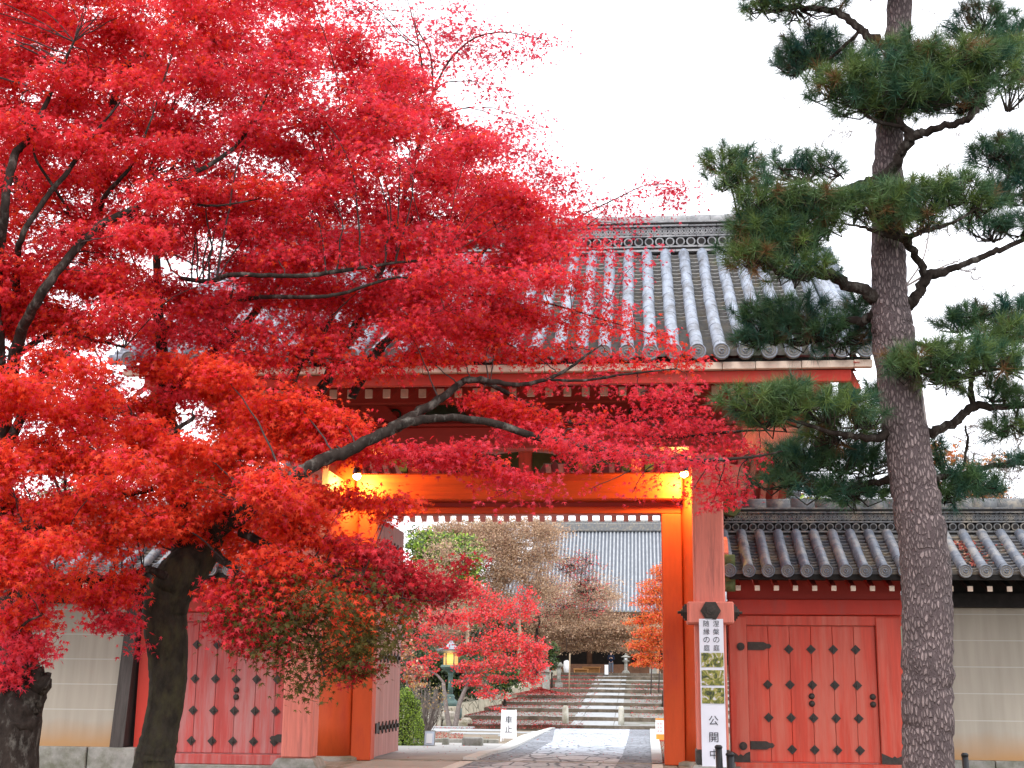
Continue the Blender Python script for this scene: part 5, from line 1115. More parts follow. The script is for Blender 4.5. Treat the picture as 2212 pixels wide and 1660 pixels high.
fwd = lambda L, ks, d: [[(u, v, Y-d*min(1, i/2), w) for i, (u, v, Y, w) in enumerate(l_)] if j in ks else l_ for j, l_ in enumerate(L)]
limbsM = fwd(limbsM, (9, 10), 1.3); limbsM = fwd(limbsM, (7, 8), .4); limbsM = fwd(limbsM, (2,), .75)
maple('maple_tree', 'red maple with dark curved mossy trunk, its limbs reaching across the gate front', at(335, 1690, MY)*np.array([1, 1, 0])+np.array([0, 0, gz(MY)]), trunkM, limbsM, SM, 'mossy_bark')
LY = -6.8
trunkL = [(-5, 1960, LY, 185), (10, 1810, LY, 138), (25, 1660, LY, 112), (38, 1560, LY, 100), (45, 1490, LY, 100), (38, 1420, LY, 80), (22, 1300, LY+.1, 62), (5, 1150, LY+.2, 54), (0, 1000, LY+.3, 48), (5, 880, LY+.3, 42)]
limbsL = [
 [(40, 1560, LY-.05, 84), (62, 1510, LY-.1, 66), (82, 1476, LY-.15, 50), (92, 1458, LY-.18, 40)],
 [(15, 1230, LY+.1, 50), (70, 1150, LY+.1, 44), (140, 1108, LY+.1, 62), (175, 1080, LY+.1, 36), (215, 1042, LY+.2, 24), (270, 1005, LY+.3, 20), (330, 968, LY+.4, 15), (420, 900, LY+.6, 8)],
 [(145, 1105, LY+.1, 24), (200, 1085, LY+.1, 20), (250, 1075, LY+.1, 12), (330, 1060, LY+.1, 6)],
 [(140, 1100, LY+.1, 8), (120, 1040, LY+.2, 7), (90, 980, LY+.2, 5), (40, 960, LY+.2, 3)], [(140, 1090, LY+.1, 7), (142, 1010, LY+.1, 6), (150, 940, LY+.2, 3)],
 [(5, 900, LY+.3, 40), (40, 740, LY+.4, 26), (85, 640, LY+.5, 22), (141, 568, LY+.6, 19), (214, 490, LY+.7, 17), (304, 445, LY+.8, 16), (394, 388, LY+1, 12), (490, 332, LY+1.1, 9), (551, 260, LY+1.3, 6), (590, 170, LY+1.4, 3)],
 [(214, 490, LY+.7, 10), (222, 433, LY+.7, 11), (259, 388, LY+.8, 9), (293, 343, LY+.8, 7), (330, 250, LY+1, 4)],
 [(304, 445, LY+.8, 8), (400, 440, LY+.9, 7), (470, 445, LY+1, 5), (560, 430, LY+1.1, 3)],
 [(540, 305, LY+1.2, 8), (620, 281, LY+1.3, 7), (664, 264, LY+1.3, 5), (780, 215, LY+1.5, 3)],
 [(490, 332, LY+1.1, 7), (540, 307, LY+1.2, 8)],
 [(5, 880, LY+.3, 34), (-10, 640, LY+.4, 26), (8, 470, LY+.4, 20), (17, 394, LY+.4, 19), (34, 332, LY+.5, 18), (62, 298, LY+.5, 14), (110, 200, LY+.7, 9), (160, 90, LY+.8, 5)],
 [(34, 740, LY+.5, 18), (36, 600, LY+.5, 16), (45, 518, LY+.5, 13), (96, 433, LY+.6, 12), (146, 371, LY+.6, 11), (197, 298, LY+.7, 7), (260, 220, LY+.9, 4)],
 [(96, 433, LY+.6, 9), (150, 460, LY+.6, 7), (80, 350, LY+.6, 6), (75, 310, LY+.6, 5)],
 [(200, 480, LY+1.2, 15), (230, 300, LY+1.6, 17), (264, 158, LY+1.8, 16), (315, 118, LY+1.8, 16), (360, 62, LY+1.9, 15), (394, 0, LY+2, 13), (440, -100, LY+2, 10)],
 [(232, 145, LY+1.7, 8), (264, 158, LY+1.8, 8), (200, 300, LY+1.6, 9)],
 [(30, 770, LY+.4, 16), (120, 720, LY+.3, 11), (200, 735, LY+.3, 8), (270, 750, LY+.3, 5)],
 [(5, 1000, LY+.2, 26), (70, 850, LY, 18), (130, 760, LY, 20), (180, 820, LY, 12), (260, 890, LY, 9), (330, 930, LY, 5)],
 [(20, 1280, LY-.1, 18), (60, 1240, LY-.3, 9), (110, 1250, LY-.4, 5)], [(30, 1400, LY-.2, 12), (50, 1350, LY-.4, 7), (90, 1330, LY-.5, 4)]]
limbsL = fwd(limbsL, (5, 6, 7, 8, 9, 10, 11, 12, 13), .9)
maple('maple_tree', 'red maple at the left frame edge with a sawn stub on its thick rough trunk', at(25, 1690, LY)*np.array([1, 1, 0])+np.array([0, 0, gz(LY)]), trunkL, limbsL, SL, 'maple_bark')

# ---------------------------------------------------------------- the pine
PY = -5.0
PT = thing('pine_tree', 'tall pine with scaly grey brown trunk and tiered dark green needle pads', 'tree', at(2005, 1700, PY)*np.array([1, 1, 0])+np.array([0, 0, gz(PY)]), None)
trunkP = [(2024, 1920, PY, 165), (2016, 1800, PY, 126), (2006, 1660, PY, 110), (2004, 1540, PY, 107), (2003, 1400, PY, 107), (2001, 1260, PY, 106), (1990, 1150, PY, 103), (1970, 1030, PY, 98), (1951, 900, PY, 91), (1935, 780, PY, 88), (1927, 700, PY, 88), (1922, 640, PY, 76), (1920, 540, PY, 72), (1919, 420, PY, 66), (1921, 300, PY, 58), (1931, 180, PY, 54), (1941, 60, PY, 53), (1946, -60, PY, 52), (1950, -300, PY, 44), (1940, -600, PY, 30), (1930, -800, PY, 14)]
Pp = smooth_path(limb(trunkP), 8, .03)
b = MB(); b.tube(Pp[:, :3], Pp[:, 3], 26, 0, True, True, .035); b.build('trunk', 'pine_bark', PT)
pbr = [
 [(1915, 655, PY, 40), (1865, 630, PY-.1, 27), (1800, 600, PY-.2, 25), (1760, 580, PY-.25, 22), (1740, 555, PY-.3, 16), (1750, 520, PY-.3, 10), (1720, 470, PY-.3, 6)], [(1765, 582, PY-.25, 16), (1710, 600, PY-.4, 11), (1650, 560, PY-.5, 7), (1600, 480, PY-.5, 5), (1575, 380, PY-.5, 3)],
 [(1900, 682, PY, 30), (1860, 692, PY+.1, 19), (1800, 710, PY+.3, 17), (1740, 742, PY+.4, 13), (1690, 735, PY+.5, 8), (1650, 700, PY+.5, 5)],
 [(1935, 670, PY, 40), (1965, 655, PY, 27), (1985, 635, PY, 22), (2003, 600, PY, 24), (2060, 578, PY+.1, 15), (2120, 556, PY+.2, 14), (2170, 535, PY+.3, 12), (2250, 500, PY+.4, 9)], [(2003, 602, PY, 20), (1985, 562, PY-.05, 17), (1965, 530, PY-.2, 17), (1945, 512, PY-.35, 20), (1905, 505, PY-.45, 12), (1860, 490, PY-.5, 6), (1800, 480, PY-.5, 3)], [(1950, 514, PY-.35, 16), (2000, 500, PY-.45, 11), (2060, 480, PY-.5, 7), (2110, 450, PY-.5, 4)],
 [(1890, 400, PY, 34), (1925, 365, PY-.25, 25), (1952, 318, PY-.35, 24), (1968, 295, PY-.4, 24), (2010, 282, PY-.45, 17), (2070, 265, PY-.5, 16), (2105, 245, PY-.55, 16), (2118, 200, PY-.55, 11), (2130, 140, PY-.5, 6)], [(1965, 296, PY-.4, 18), (1945, 262, PY-.45, 13), (1935, 230, PY-.5, 8), (1950, 150, PY-.5, 4)], [(1955, 272, PY-.42, 10), (1900, 265, PY-.5, 9), (1850, 235, PY-.5, 6), (1790, 215, PY-.5, 4)],
 [(1895, 385, PY, 26), (1850, 402, PY-.1, 17), (1800, 418, PY-.2, 12), (1730, 425, PY-.3, 8), (1680, 400, PY-.35, 5)],
 [(1905, 105, PY, 26), (1885, 85, PY, 20), (1850, 55, PY, 17), (1800, 25, PY+.1, 15), (1730, 15, PY+.1, 12), (1660, 25, PY+.1, 7)], [(1860, 65, PY, 8), (1800, 120, PY+.3, 7), (1750, 140, PY+.5, 5)],
 [(1985, 940, PY, 30), (2030, 927, PY, 21), (2070, 910, PY, 19), (2100, 880, PY, 20), (2160, 880, PY, 15), (2240, 868, PY+.1, 13)], [(2100, 880, PY, 14), (2098, 840, PY, 12), (2100, 800, PY-.05, 8)],
 [(1960, 800, PY, 20), (2020, 808, PY-.3, 14), (2080, 812, PY-.4, 13), (2130, 800, PY-.4, 9), (2180, 770, PY-.4, 5)], [(1950, 740, PY, 12), (2010, 745, PY+.3, 9), (2080, 735, PY+.4, 7), (2140, 700, PY+.5, 4)],
 [(1930, 945, PY, 24), (1870, 945, PY-.2, 15), (1800, 935, PY-.35, 11), (1720, 910, PY-.5, 7), (1640, 890, PY-.5, 4)], [(1945, 1035, PY, 22), (1890, 1040, PY+.3, 14), (1830, 1055, PY+.4, 11), (1760, 1050, PY+.5, 7), (1700, 1040, PY+.6, 4)],
 [(1985, 1035, PY, 16), (2060, 1030, PY+.4, 12), (2130, 1010, PY+.5, 12), (2240, 1000, PY+.6, 10)], [(2080, 1010, PY+.4, 6), (2090, 960, PY+.3, 6), (2085, 920, PY+.2, 4)],
 [(1945, 190, PY, 14), (2020, 150, PY+.4, 9), (2090, 90, PY+.5, 6), (2140, 50, PY+.5, 4)], [(2100, 470, PY+.2, 5), (2150, 420, PY+.3, 7), (2180, 370, PY+.3, 6), (2150, 320, PY+.3, 4)]]
for l_ in pbr:
    P = smooth_path(limb(l_), 6, .30); b = MB(); b.tube(P[:, :3], P[:, 3], 9, 0, True, True, .08); b.build('branch', 'maple_bark', PT)
pnodes = np.concatenate([smooth_path(limb(l_), 6)[3:] for l_ in pbr])
pads = [(1720, 12, 110, 30, .1), (1640, 15, 45, 26, .1), (1760, 110, 78, 62, .5), (1720, 140, 50, 40, .5), (1960, 115, 70, 45, -.6), (2040, 130, 90, 50, -.6), (2130, 150, 70, 50, -.5), (1870, 175, 90, 50, -.6), (1800, 190, 60, 40, -.5), (1990, 210, 120, 50, -.5), (2090, 215, 70, 45, -.5), (1900, 225, 90, 36, -.5), (2120, 55, 70, 50, .5), (2190, 90, 40, 60, .5), (2190, 175, 36, 46, .2), (1840, 130, 50, 40, .4),
 (2010, 165, 110, 50, -.3), (2150, 110, 60, 46, .2), (1890, 225, 90, 36, -.3), (1680, 480, 90, 50, -.3), (2190, 380, 44, 44, .4), (1790, 940, 90, 30, .1), (1860, 660, 40, 26, .5), (2170, 730, 56, 36, .2),
 (1575, 350, 55, 40, -.5), (1590, 395, 60, 30, -.5), (1700, 365, 80, 34, .4), (1780, 360, 40, 26, .4), (1660, 440, 70, 40, -.5), (1740, 440, 70, 40, -.5), (1640, 505, 60, 45, -.5), (1710, 520, 75, 50, -.4), (1780, 490, 50, 36, -.4), (1640, 560, 60, 34, -.5), (1720, 580, 85, 36, -.4), (1600, 540, 40, 26, -.5), (1780, 440, 60, 36, -.3),
 (1850, 445, 60, 34, -.5), (1910, 440, 70, 38, -.6), (1990, 425, 80, 38, -.5), (2060, 415, 60, 34, -.5), (1930, 485, 60, 28, -.5), (2100, 440, 50, 34, -.4), (2000, 480, 60, 24, -.4),
 (2140, 335, 60, 40, .3), (2180, 420, 46, 50, .3), (2130, 500, 60, 30, .3), (2200, 495, 40, 30, .3), (2190, 330, 36, 40, .4),
 (1650, 680, 65, 34, .5), (1720, 675, 70, 40, .4), (1770, 715, 70, 36, .3), (1690, 725, 80, 34, .5), (1850, 715, 45, 45, .5), (1830, 750, 60, 20, .5), (1640, 735, 50, 24, .5),
 (1640, 870, 75, 36, -.5), (1720, 860, 75, 38, -.5), (1790, 880, 75, 36, -.4), (1850, 895, 60, 36, -.3), (1680, 905, 70, 26, -.4), (1900, 860, 40, 40, .4), (1890, 920, 40, 24, .2),
 (1740, 985, 80, 34, .5), (1820, 985, 80, 40, .4), (1880, 1000, 50, 40, .4), (1700, 1040, 75, 30, .6), (1780, 1060, 80, 34, .5), (1850, 1070, 60, 30, .4), (1690, 985, 50, 26, .6), (1900, 1060, 40, 26, .5),
 (2110, 690, 65, 36, .5), (2180, 680, 50, 46, .5), (1960, 790, 60, 34, -.4), (2030, 775, 70, 38, -.4), (2100, 770, 60, 38, -.4), (2170, 790, 60, 40, -.3), (2190, 730, 40, 36, .4), (2040, 825, 60, 22, -.3), (2140, 850, 60, 26, 0), (2200, 860, 30, 30, 0), (2060, 700, 36, 26, .5),
 (2080, 1045, 60, 36, .4), (2040, 1070, 50, 30, .4), (2120, 1060, 40, 26, .5), (2020, 985, 24, 50, .5), (2180, 930, 46, 30, .2), (2190, 1000, 30, 20, .5),
 (1900, -80, 150, 40, -.3), (2050, -90, 120, 40, .2), (1800, -200, 120, 50, .2), (2080, -240, 120, 50, -.2), (1950, -420, 150, 60, 0), (1930, -640, 140, 70, 0), (1940, -780, 90, 50, 0)]
tw = MB(); NV, NT = [], []
for (u, v, ru, rv, dy) in pads:
    ru, rv = ru*1.08, rv*1.08; c = at(u, v, PY+dy); k = 1/ppm(c); a, h = ru*k, rv*k; nt_ = int(max(9, ru*rv/66))
    nd = pnodes[int(np.argmin(np.linalg.norm(pnodes[:, :3]-c, axis=1)))]
    for i in range(nt_):
        w = RNG.normal(size=3); w /= np.linalg.norm(w); w *= RNG.random()**.40
        base_ = c+w*np.array([a, a*.7, h*.75]); base_[2] -= .10*a*(w[0]**2)
        sh = np.array([w[0]*.8, w[1]*.8-.12, .75+.35*w[2]])+RNG.normal(size=3)*.28; sh /= np.linalg.norm(sh)
        if i % 2 == 0:
            o = c+(base_-c)*.2-np.array([0, 0, h*.45]); o = o+(nd[:3]-o)*.35; q = (o+base_)/2+RNG.normal(size=3)*.04-np.array([0, 0, .03]); tw.tube([o, q, base_], [.009, .007, .005], 5, 0, False)
        m_ = RNG.integers(60, 90); s = RNG.uniform(0, .085, m_)
        d = sh*RNG.uniform(.25, 1.0, m_)[:, None]+RNG.normal(size=(m_, 3))*.62; d /= np.linalg.norm(d, axis=1)[:, None]
        d[:, 2] -= .12
        Ln = RNG.uniform(.10, .185, m_)
        p0 = base_+sh*s[:, None]; p1 = p0+d*Ln[:, None]; side = np.cross(d, RNG.normal(size=(m_, 3))); side /= np.linalg.norm(side, axis=1)[:, None]+1e-9
        NV.append(np.stack([p0-side*.0023, p0+side*.0023, p1], 1))
        z = RNG.random(); up = np.clip(.5+w[2]*.5, 0, 1)
        col = (np.array([.028, .095, .055])*(1-z)+np.array([.13, .19, .040])*z) if RNG.random() > .07 else np.array([.17, .085, .03])
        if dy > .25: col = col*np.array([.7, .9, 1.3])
        NT.append(np.repeat((col*RNG.uniform(.75, 1.3, (m_, 1)))[:, None, :], 3, 1))
tw.build('fine_branching', 'maple_bark', PT)
NV = np.concatenate(NV).reshape(-1, 3); NT = np.concatenate(NT).reshape(-1, 3)
fast_mesh('crown', NV, np.arange(len(NV)).reshape(-1, 3), 'pine_needle', PT, NT)

# ---------------------------------------------------------------- garden trees, shrubs and far trees
TONES.update({'Q': ((.22, .04, .03), (.36, .08, .06)), 'T': ((.48, .30, .17), (.72, .50, .32)), 'B': ((.24, .12, .08), (.42, .22, .14)), 'G': ((.045, .085, .015), (.14, .21, .03)), 'D': ((.012, .028, .010), (.04, .075, .018)), 'O': ((.62, .12, .015), (.80, .24, .03)), 'Y': ((.35, .27, .06), (.5, .4, .12)), 'L': ((.26, .40, .03), (.44, .60, .07)), 'K': ((.42, .16, .03), (.62, .30, .07))})
def garden_tree(name, label, Y, base, trunk_w, fork_v, crowns, leaf, kinds, bark='maple_bark', twigs=26, twig_r=.012, cat='tree', group=None, stems=1, dense=1.0, leafy=True, base_z=None, twig_mat=None, mult=1.0, tops=None):
    """tree at depth Y: tapered trunk and limbs up to each clump of the crown, twigs and leaves spread through the clumps"""
    k = 1/ppm(at(base, fork_v, Y)); bx = at(base, fork_v, Y)[0]; bz = gz(Y)-.1 if base_z is None else base_z
    t = thing(name, label, cat, (bx, Y, bz), group)
    fk = at(base, fork_v, Y); b = MB(); forks = []
    for s in range(stems):
        o = np.array([bx+(s-(stems-1)/2)*trunk_w*k*1.2, Y, bz]); e = fk+np.array([(s-(stems-1)/2)*22*k, 0, 0])
        if tops: e = at(tops[s][0], tops[s][1], Y)
        P = smooth_path([np.r_[o, trunk_w*k*.62], np.r_[(o+e)/2+RNG.normal(size=3)*.03*(e[2]-o[2]), trunk_w*k*.5], np.r_[e, trunk_w*k*.4]], 5, .1); b.tube(P[:, :3], P[:, 3], 9, 0, True, True, .06); forks.append((e, trunk_w*k*.4))
    b.build('trunk', bark, t)
    br = MB(); LP, LT = [], []
    crowns = sorted(crowns, key=lambda q: math.hypot(q[0]-base, q[1]-fork_v))
    for (u, v, ru, rv, n) in crowns:
        n = int(n*mult); dy = RNG.uniform(-.5, .5)*min(ru*k, 2.5); c = at(u, v, Y+dy); a, h = ru*k, rv*k
        if True:
            d_ = [np.linalg.norm(c-q_)+.45*np.linalg.norm(q_-fk)+(2.0*max(0, q_[2]-c[2])) for q_, _ in forks]; fk2, w1 = forks[int(np.argmin(d_))]
        w0 = max(w1*.8, twig_r*1.2); forks.append((c, w0*.55))
        mid = (fk2+c)/2+np.array([0, 0, .10*np.linalg.norm(c-fk2)])*.5+RNG.normal(size=3)*.09*np.linalg.norm(c-fk2)
        br.tube(smooth_path([np.r_[fk2, w0], np.r_[mid, w0*.7], np.r_[c, w0*.5]], 5)[:, :3], np.linspace(w0, w0*.5, 11), 6, 0, False)
        m_ = max(int(n/14), 5); w = RNG.normal(size=(m_, 3)); w /= np.linalg.norm(w, axis=1)[:, None]; w *= RNG.random((m_, 1))**.45
        sub = c+w*np.array([a, min(a, 2.2)*.8, h]); nt_ = min(twigs, m_)
        for j in range(nt_):
            o = c+(mid-c)*RNG.uniform(0, .5); q = (o+sub[j])/2+RNG.normal(size=3)*.07*a; br.tube([o, q, sub[j]], [twig_r*1.3, twig_r, twig_r*.6], 4, 0, False)
            for _ in range(2 if leafy else 5):
                e = sub[j]+RNG.normal(size=3)*np.array([a, a, h])*.28+np.array([0, 0, .1*h]); br.tube([q+(sub[j]-q)*RNG.random(), (sub[j]+e)/2, e], [twig_r*.8, twig_r*.6, twig_r*.4], 3, 0, False)
        ids = RNG.integers(0, m_, n); p = sub[ids]+RNG.normal(size=(n, 3))*np.array([a, min(a, 2), h*.75])*.20/dense
        LP.append(p); LT.append(tones(kinds, n))
    br.build('branch', twig_mat or bark, t)
    P = np.concatenate(LP); N = np.array([0, -.45, .6])+RNG.normal(size=P.shape)*.7
    if leafy: small_leaves('crown', P, N, RNG.uniform(.7, 1.3, len(P))*leaf, np.concatenate(LT), t)
    return t
def blobs(u0, u1, v0, v1, n, ru, rv, m, rnd=random.Random(9)):
    return [(rnd.uniform(u0, u1), rnd.uniform(v0, v1), ru*rnd.uniform(.7, 1.3), rv*rnd.uniform(.7, 1.3), int(m*rnd.uniform(.7, 1.3))) for _ in range(n)]
garden_tree('maple_tree', 'small bright red maple with two slanting grey stems in front of the lit bronze lantern', 52, 978, 10, 1490,
    [(1040, 1290, 40, 30, 500), (1010, 1270, 26, 26, 260), (1060, 1330, 55, 28, 700), (1120, 1320, 45, 34, 560), (1135, 1290, 26, 26, 220), (1000, 1340, 50, 26, 460), (950, 1330, 45, 22, 300), (920, 1350, 40, 20, 220), (1090, 1380, 55, 26, 640), (1140, 1400, 45, 24, 520), (1150, 1440, 34, 34, 500), (1160, 1420, 24, 30, 300), (1100, 1430, 55, 22, 560), (1040, 1400, 50, 20, 460), (1030, 1440, 45, 18, 330), (1010, 1470, 40, 14, 200), (1080, 1465, 34, 14, 220), (1060, 1500, 40, 12, 200), (1040, 1480, 30, 10, 130), (1150, 1470, 26, 16, 200), (960, 1380, 36, 14, 180), (905, 1390, 40, 18, 160), (885, 1370, 30, 20, 130), (900, 1440, 36, 16, 150), (930, 1420, 30, 12, 100), (1005, 1405, 26, 16, 200), (1000, 1440, 24, 12, 140), (940, 1390, 24, 12, 90), (962, 1400, 14, 6, 30), (925, 1450, 26, 10, 80), (1080, 1530, 18, 8, 50)],
    .105, 'rrrroB', 'grey_bark', 18, .009, stems=2, base_z=gz(52)-.05, mult=1.6, tops=[(958, 1475), (1016, 1465)])
garden_tree('maple_tree', 'thinning brownish red maple with yellow leaves at the edge of the open left door', 30, 880, 7, 1470, blobs(862, 915, 1380, 1480, 9, 26, 20, 120), .10, 'BBrKT', 'grey_bark', 22, .008)
garden_tree('maple_tree', 'vivid orange maple beside the right gate jamb above the stone steps', 66, 1432, 9, 1420,
    [(1425, 1240, 22, 24, 260), (1410, 1270, 34, 22, 420), (1430, 1290, 34, 26, 500), (1395, 1300, 36, 18, 340), (1420, 1330, 40, 20, 520), (1380, 1345, 30, 12, 220), (1400, 1365, 36, 16, 400), (1385, 1395, 34, 14, 360), (1420, 1390, 34, 20, 460), (1395, 1420, 30, 12, 260), (1385, 1435, 22, 10, 160), (1425, 1430, 26, 16, 260), (1450, 1350, 30, 60, 600), (1450, 1260, 24, 40, 300)], .10, 'OOOo', 'maple_bark', 14, .009, base_z=-.2, mult=2.2)
tan = 'nearly bare tan tree of fine twigs '
garden_tree('bare_tree', tan+'before the left end of the hall roof', 84, 1120, 9, 1330, blobs(930, 1190, 1135, 1310, 88, 46, 30, 620), .10, 'TTTB', 'tan_twig', 26, .013, group='bare trees before the hall', base_z=1.5)
garden_tree('bare_tree', tan+'spreading low above the person', 97, 1420, 10, 1400, blobs(1110, 1430, 1340, 1404, 70, 46, 20, 620)+blobs(1150, 1330, 1270, 1345, 24, 46, 28, 380), .11, 'TTTB', 'tan_twig', 26, .014, group='bare trees before the hall', base_z=1.7)
garden_tree('bare_tree', tan+'with dark crooked limbs before the hall roof', 88, 1160, 8, 1360, blobs(1150, 1285, 1205, 1330, 26, 40, 30, 200), .10, 'TBBr', 'maple_bark', 22, .012, group='bare trees before the hall', base_z=1.6)
garden_tree('bare_tree', 'reddish brown half bare tree above the lit lantern', 72, 1010, 9, 1350, blobs(870, 1010, 1180, 1390, 26, 48, 34, 200), .11, 'BTBT', 'tan_twig', 26, .014, group='bare trees before the hall')
garden_tree('broadleaf_tree', 'fresh green bushy tree rising among the tan twigs inside the gate', 78, 960, 12, 1330, blobs(905, 1010, 1175, 1290, 22, 46, 30, 620), .2, 'GGL', 'maple_bark', 10, .02, base_z=1.2)
garden_tree('broadleaf_tree', 'tall pale green tree at the top left of the gate opening', 112, 900, 14, 1300, blobs(880, 1090, 1128, 1190, 16, 52, 22, 420), .2, 'GYGT', 'maple_bark', 16, .022, base_z=1.5)
garden_tree('evergreen_shrub', 'dark evergreen shrubbery behind the bronze lantern and retaining wall', 60, 960, 8, 1540, blobs(865, 1035, 1420, 1500, 26, 44, 30, 520), .14, 'DDDG', 'maple_bark', 6, .012, cat='shrub')
garden_tree('evergreen_shrub', 'mid green shrub above the retaining wall beside the red maple', 64, 1090, 7, 1510, blobs(1040, 1120, 1450, 1482, 12, 28, 18, 320), .13, 'GD', 'maple_bark', 6, .012, cat='shrub')
garden_tree('evergreen_shrub', 'tidy small dark green tree beside the roofed stone post', 76, 1192, 4, 1425, blobs(1184, 1200, 1395, 1440, 8, 13, 14, 260), .10, 'GD', 'maple_bark', 6, .012, cat='shrub', base_z=.7)
# clipped round green shrub and the bare shrub next to it
P = on_ground(872, 1612); k = 1/ppm(P)
t = thing('round_shrub', 'bright green rounded clipped shrub beside the open left door leaf', 'shrub', P)
n = 9000; w = RNG.normal(size=(n, 3)); w[:, 2] = np.abs(w[:, 2])*1.2-.1; w /= np.linalg.norm(w, axis=1)[:, None]; rr = RNG.uniform(.80, 1.03, (n, 1))
lump = 1+.07*np.sin(w[:, :1]*9+1)*np.cos(w[:, 2:]*8)
p = P+np.array([-8*k, .4, 0])+w*rr*lump*np.array([46*k, 40*k, 122*k]); p[:, 2] = np.maximum(p[:, 2], P[2])
small_leaves('crown', p, w+RNG.normal(size=p.shape)*.5, RNG.uniform(.022, .04, n), tones('LLGLGK' if False else 'LLGLG', n), t)
b = MB()
for _ in range(26):
    a = RNG.uniform(0, 6.28); e = P+np.array([-8*k, .4, 0])+np.array([math.cos(a)*36*k, math.sin(a)*30*k, RNG.uniform(50, 100)*k]); o = P+np.array([-8*k, .4, -.05]); b.tube([o, (o+e)/2+np.array([0, 0, .1]), e], [.016, .010, .005], 5, 0, False)
b.build('stem', 'maple_bark', t)
P = on_ground(912, 1600); k = 1/ppm(P)
t = thing('bare_shrub', 'bare grey twiggy shrub with a few yellow leaves behind the round green shrub', 'shrub', P)
b = MB(); ends = []
for i in range(150):
    a = RNG.uniform(-1.0, 1.0); a2 = RNG.uniform(-.6, .6); L_ = RNG.uniform(70, 132)*k; o = P+np.array([RNG.normal()*5*k, RNG.normal()*.05, 0])
    m_ = o+np.array([math.sin(a)*.36, a2*.3, .45])*L_; e = o+np.array([math.sin(a)*.52, a2*.5, .95*math.cos(a*.45)])*L_; b.tube([o, m_, e], [.010, .006, .003], 4, 0, False); ends.append(e)
    for _ in range(4): s_ = m_+(e-m_)*RNG.random(); b.tube([s_, s_+np.array([RNG.normal()*.08, RNG.normal()*.08, RNG.uniform(.04, .16)])], [.004, .002], 3, 0, False)
b.build('branch', 'grey_bark', t)
ends = np.array(ends); p = ends[RNG.integers(0, len(ends), 260)]+RNG.normal(size=(260, 3))*.06-np.array([0, 0, .05]); small_leaves('foliage', p, RNG.normal(size=p.shape)+np.array([0, -.5, .5]), RNG.uniform(.03, .05, 260), tones('YYKT', 260), t)
# tall trees beyond the walls
garden_tree('bare_tree', 'tall leafless tree whose fine twigs show around the upper pine trunk', 9, 1955, 7, 620, blobs(1660, 1880, 210, 420, 14, 50, 30, 60)+blobs(1960, 2210, 240, 640, 18, 50, 44, 60)+blobs(2000, 2140, 0, 240, 8, 46, 44, 60), .05, 'T', 'grey_bark', 6, .005, leafy=False, base_z=0)
garden_tree('maple_tree', 'orange brown leafed tree beyond the right wall, low behind the pine trunk', 34, 2090, 10, 1150, blobs(1990, 2150, 960, 1100, 12, 36, 30, 150)+blobs(1600, 1760, 1060, 1110, 6, 30, 20, 120), .13, 'KKO', 'grey_bark', 20, .012)
garden_tree('bare_tree', 'pale grey leafless tree tangled beyond the right wall at the frame edge', 26, 2170, 12, 1120, blobs(2040, 2215, 900, 1100, 18, 46, 44, 170), .06, 'T', 'grey_bark', 16, .010, leafy=False)
garden_tree('broadleaf_tree', 'yellow green leafed tree behind the right side gate roof under the pine', 30, 1780, 10, 1130, blobs(1650, 1800, 1060, 1110, 8, 36, 22, 260), .12, 'GLY', 'grey_bark', 10, .012)
garden_tree('broadleaf_tree', 'grey green evergreen seen through the red maple left of the gate roof', 40, 470, 12, 1120, blobs(410, 530, 960, 1100, 14, 44, 40, 380), .14, 'GDG', 'grey_bark', 12, .014)
garden_tree('broadleaf_tree', 'dull green tree far behind the left plastered wall', 120, 120, 14, 1120, blobs(-40, 300, 1060, 1120, 18, 60, 30, 260), .3, 'DGT', 'grey_bark', 10, .03)

# ---------------------------------------------------------------- fallen leaves (nobody could count them)
LPx = []
def scatter(n, fn): LPx.append(np.array([fn() for _ in range(n)]))
def on_steps(umax, spread):
    k = random.randint(1, 8) if random.random() < .85 else 0; y0 = SY[k]; y1 = SY[k+1]; t = random.random()**1.0; y = y0+.05+(y1-y0-.1)*t; z = ztop[k]+(zbot[k+1]-ztop[k])*t
    xa = wall_x(y); xb = plx(y); f = random.random()**spread; return (xa+(xb-xa)*f*umax, y, z+.012)
scatter(6500, lambda: on_steps(1.0, 2.2)); scatter(900, lambda: on_steps(1.15, .8))
def on_right():
    k = random.randint(1, 6); y0, y1 = SY[k], SY[k+1]; t = random.random(); y = y0+.05+(y1-y0-.1)*t; x = prx(y)+.4+3.2*(1-random.random()**1.6); return (x, y, ztop[k]+(zbot[k+1]-ztop[k])*t+.012)
scatter(1500, on_right)
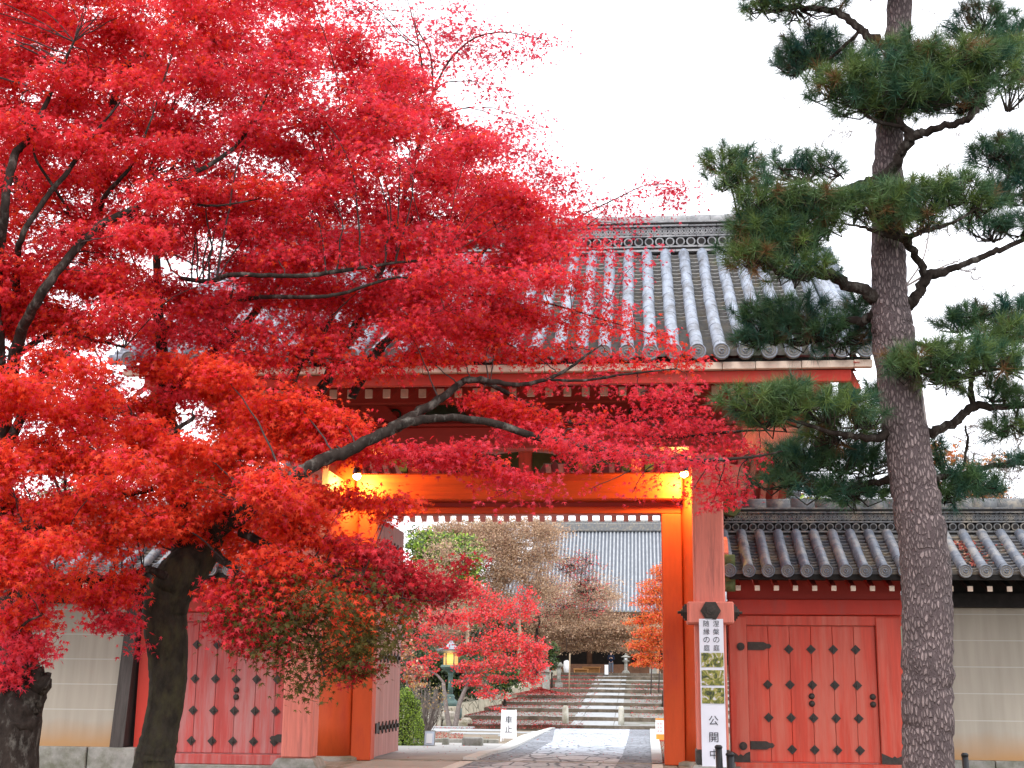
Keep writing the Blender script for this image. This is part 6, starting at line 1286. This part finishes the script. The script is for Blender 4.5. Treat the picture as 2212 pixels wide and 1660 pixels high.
def pile():
    P = at(1170, 1499, 69.5); r = abs(random.gauss(0, 1)); a = random.uniform(0, 6.28); h = max(0, .45*(1-r/2)); return (P[0]+r*1.1*math.cos(a), P[1]+r*.6*math.sin(a)-.2, P[2]-.12+h)
scatter(3000, pile)
def strip(u0, u1, v0, v1, dz=.03):
    def f():
        P = on_ground(random.uniform(u0, u1), random.uniform(v0, v1)); return (P[0], P[1], P[2]+dz)
    return f
scatter(1100, strip(875, 1190, 1564, 1576)); scatter(900, strip(868, 960, 1583, 1606)); scatter(350, strip(960, 1000, 1585, 1602)); scatter(400, strip(1420, 1440, 1590, 1668)); scatter(350, strip(1150, 1260, 1564, 1576)); scatter(160, strip(870, 1400, 1580, 1660, .02))
P = np.concatenate(LPx); N = np.array([0, 0, 1.])+RNG.normal(size=P.shape)*.35
far = np.clip((P[:, 1]+17)/70, .35, 1.3)
fl = small_leaves('fallen_leaves', P, N, RNG.uniform(.05, .10, len(P))*far*.85, tones('cQQQ', len(P)), None, 'litter_leaf'); struct(fl, 'stuff', 'fallen red maple leaves lying on the steps and yard')
P = np.array([(random.uniform(5.9, 8), 0, 0) for _ in range(300)]); t_ = RNG.random(300); P[:, 1] = 1.3+t_*.7; P[:, 2] = 2.64+t_*.40; P[:, 0] = np.where(RNG.random(300) < .8, 6.15+RNG.normal(size=300)*.10, P[:, 0])
fl2 = small_leaves('fallen_leaves', P, np.array([0, -.4, 1.])+RNG.normal(size=P.shape)*.4, RNG.uniform(.03, .05, 300), tones('BQQ', 300), None, 'litter_leaf'); struct(fl2, 'stuff', 'dry leaves caught between the tiles of the right wall')

n = 16000; P = np.stack([RNG.uniform(-60, -8, n), RNG.uniform(84, 104, n), np.zeros(n)], 1)
top_ = 6.0+1.6*np.sin(P[:, 0]*.9)+1.0*np.sin(P[:, 0]*2.3+P[:, 1]); P[:, 2] = 1.0+RNG.random(n)**.7*top_
wl = small_leaves('wooded_slope', P, np.array([0, -.5, .6])+RNG.normal(size=P.shape)*.6, RNG.uniform(.4, .8, n), tones('DDGDB', n), None); struct(wl, 'stuff', 'dark green wood closing the garden behind the left wall')
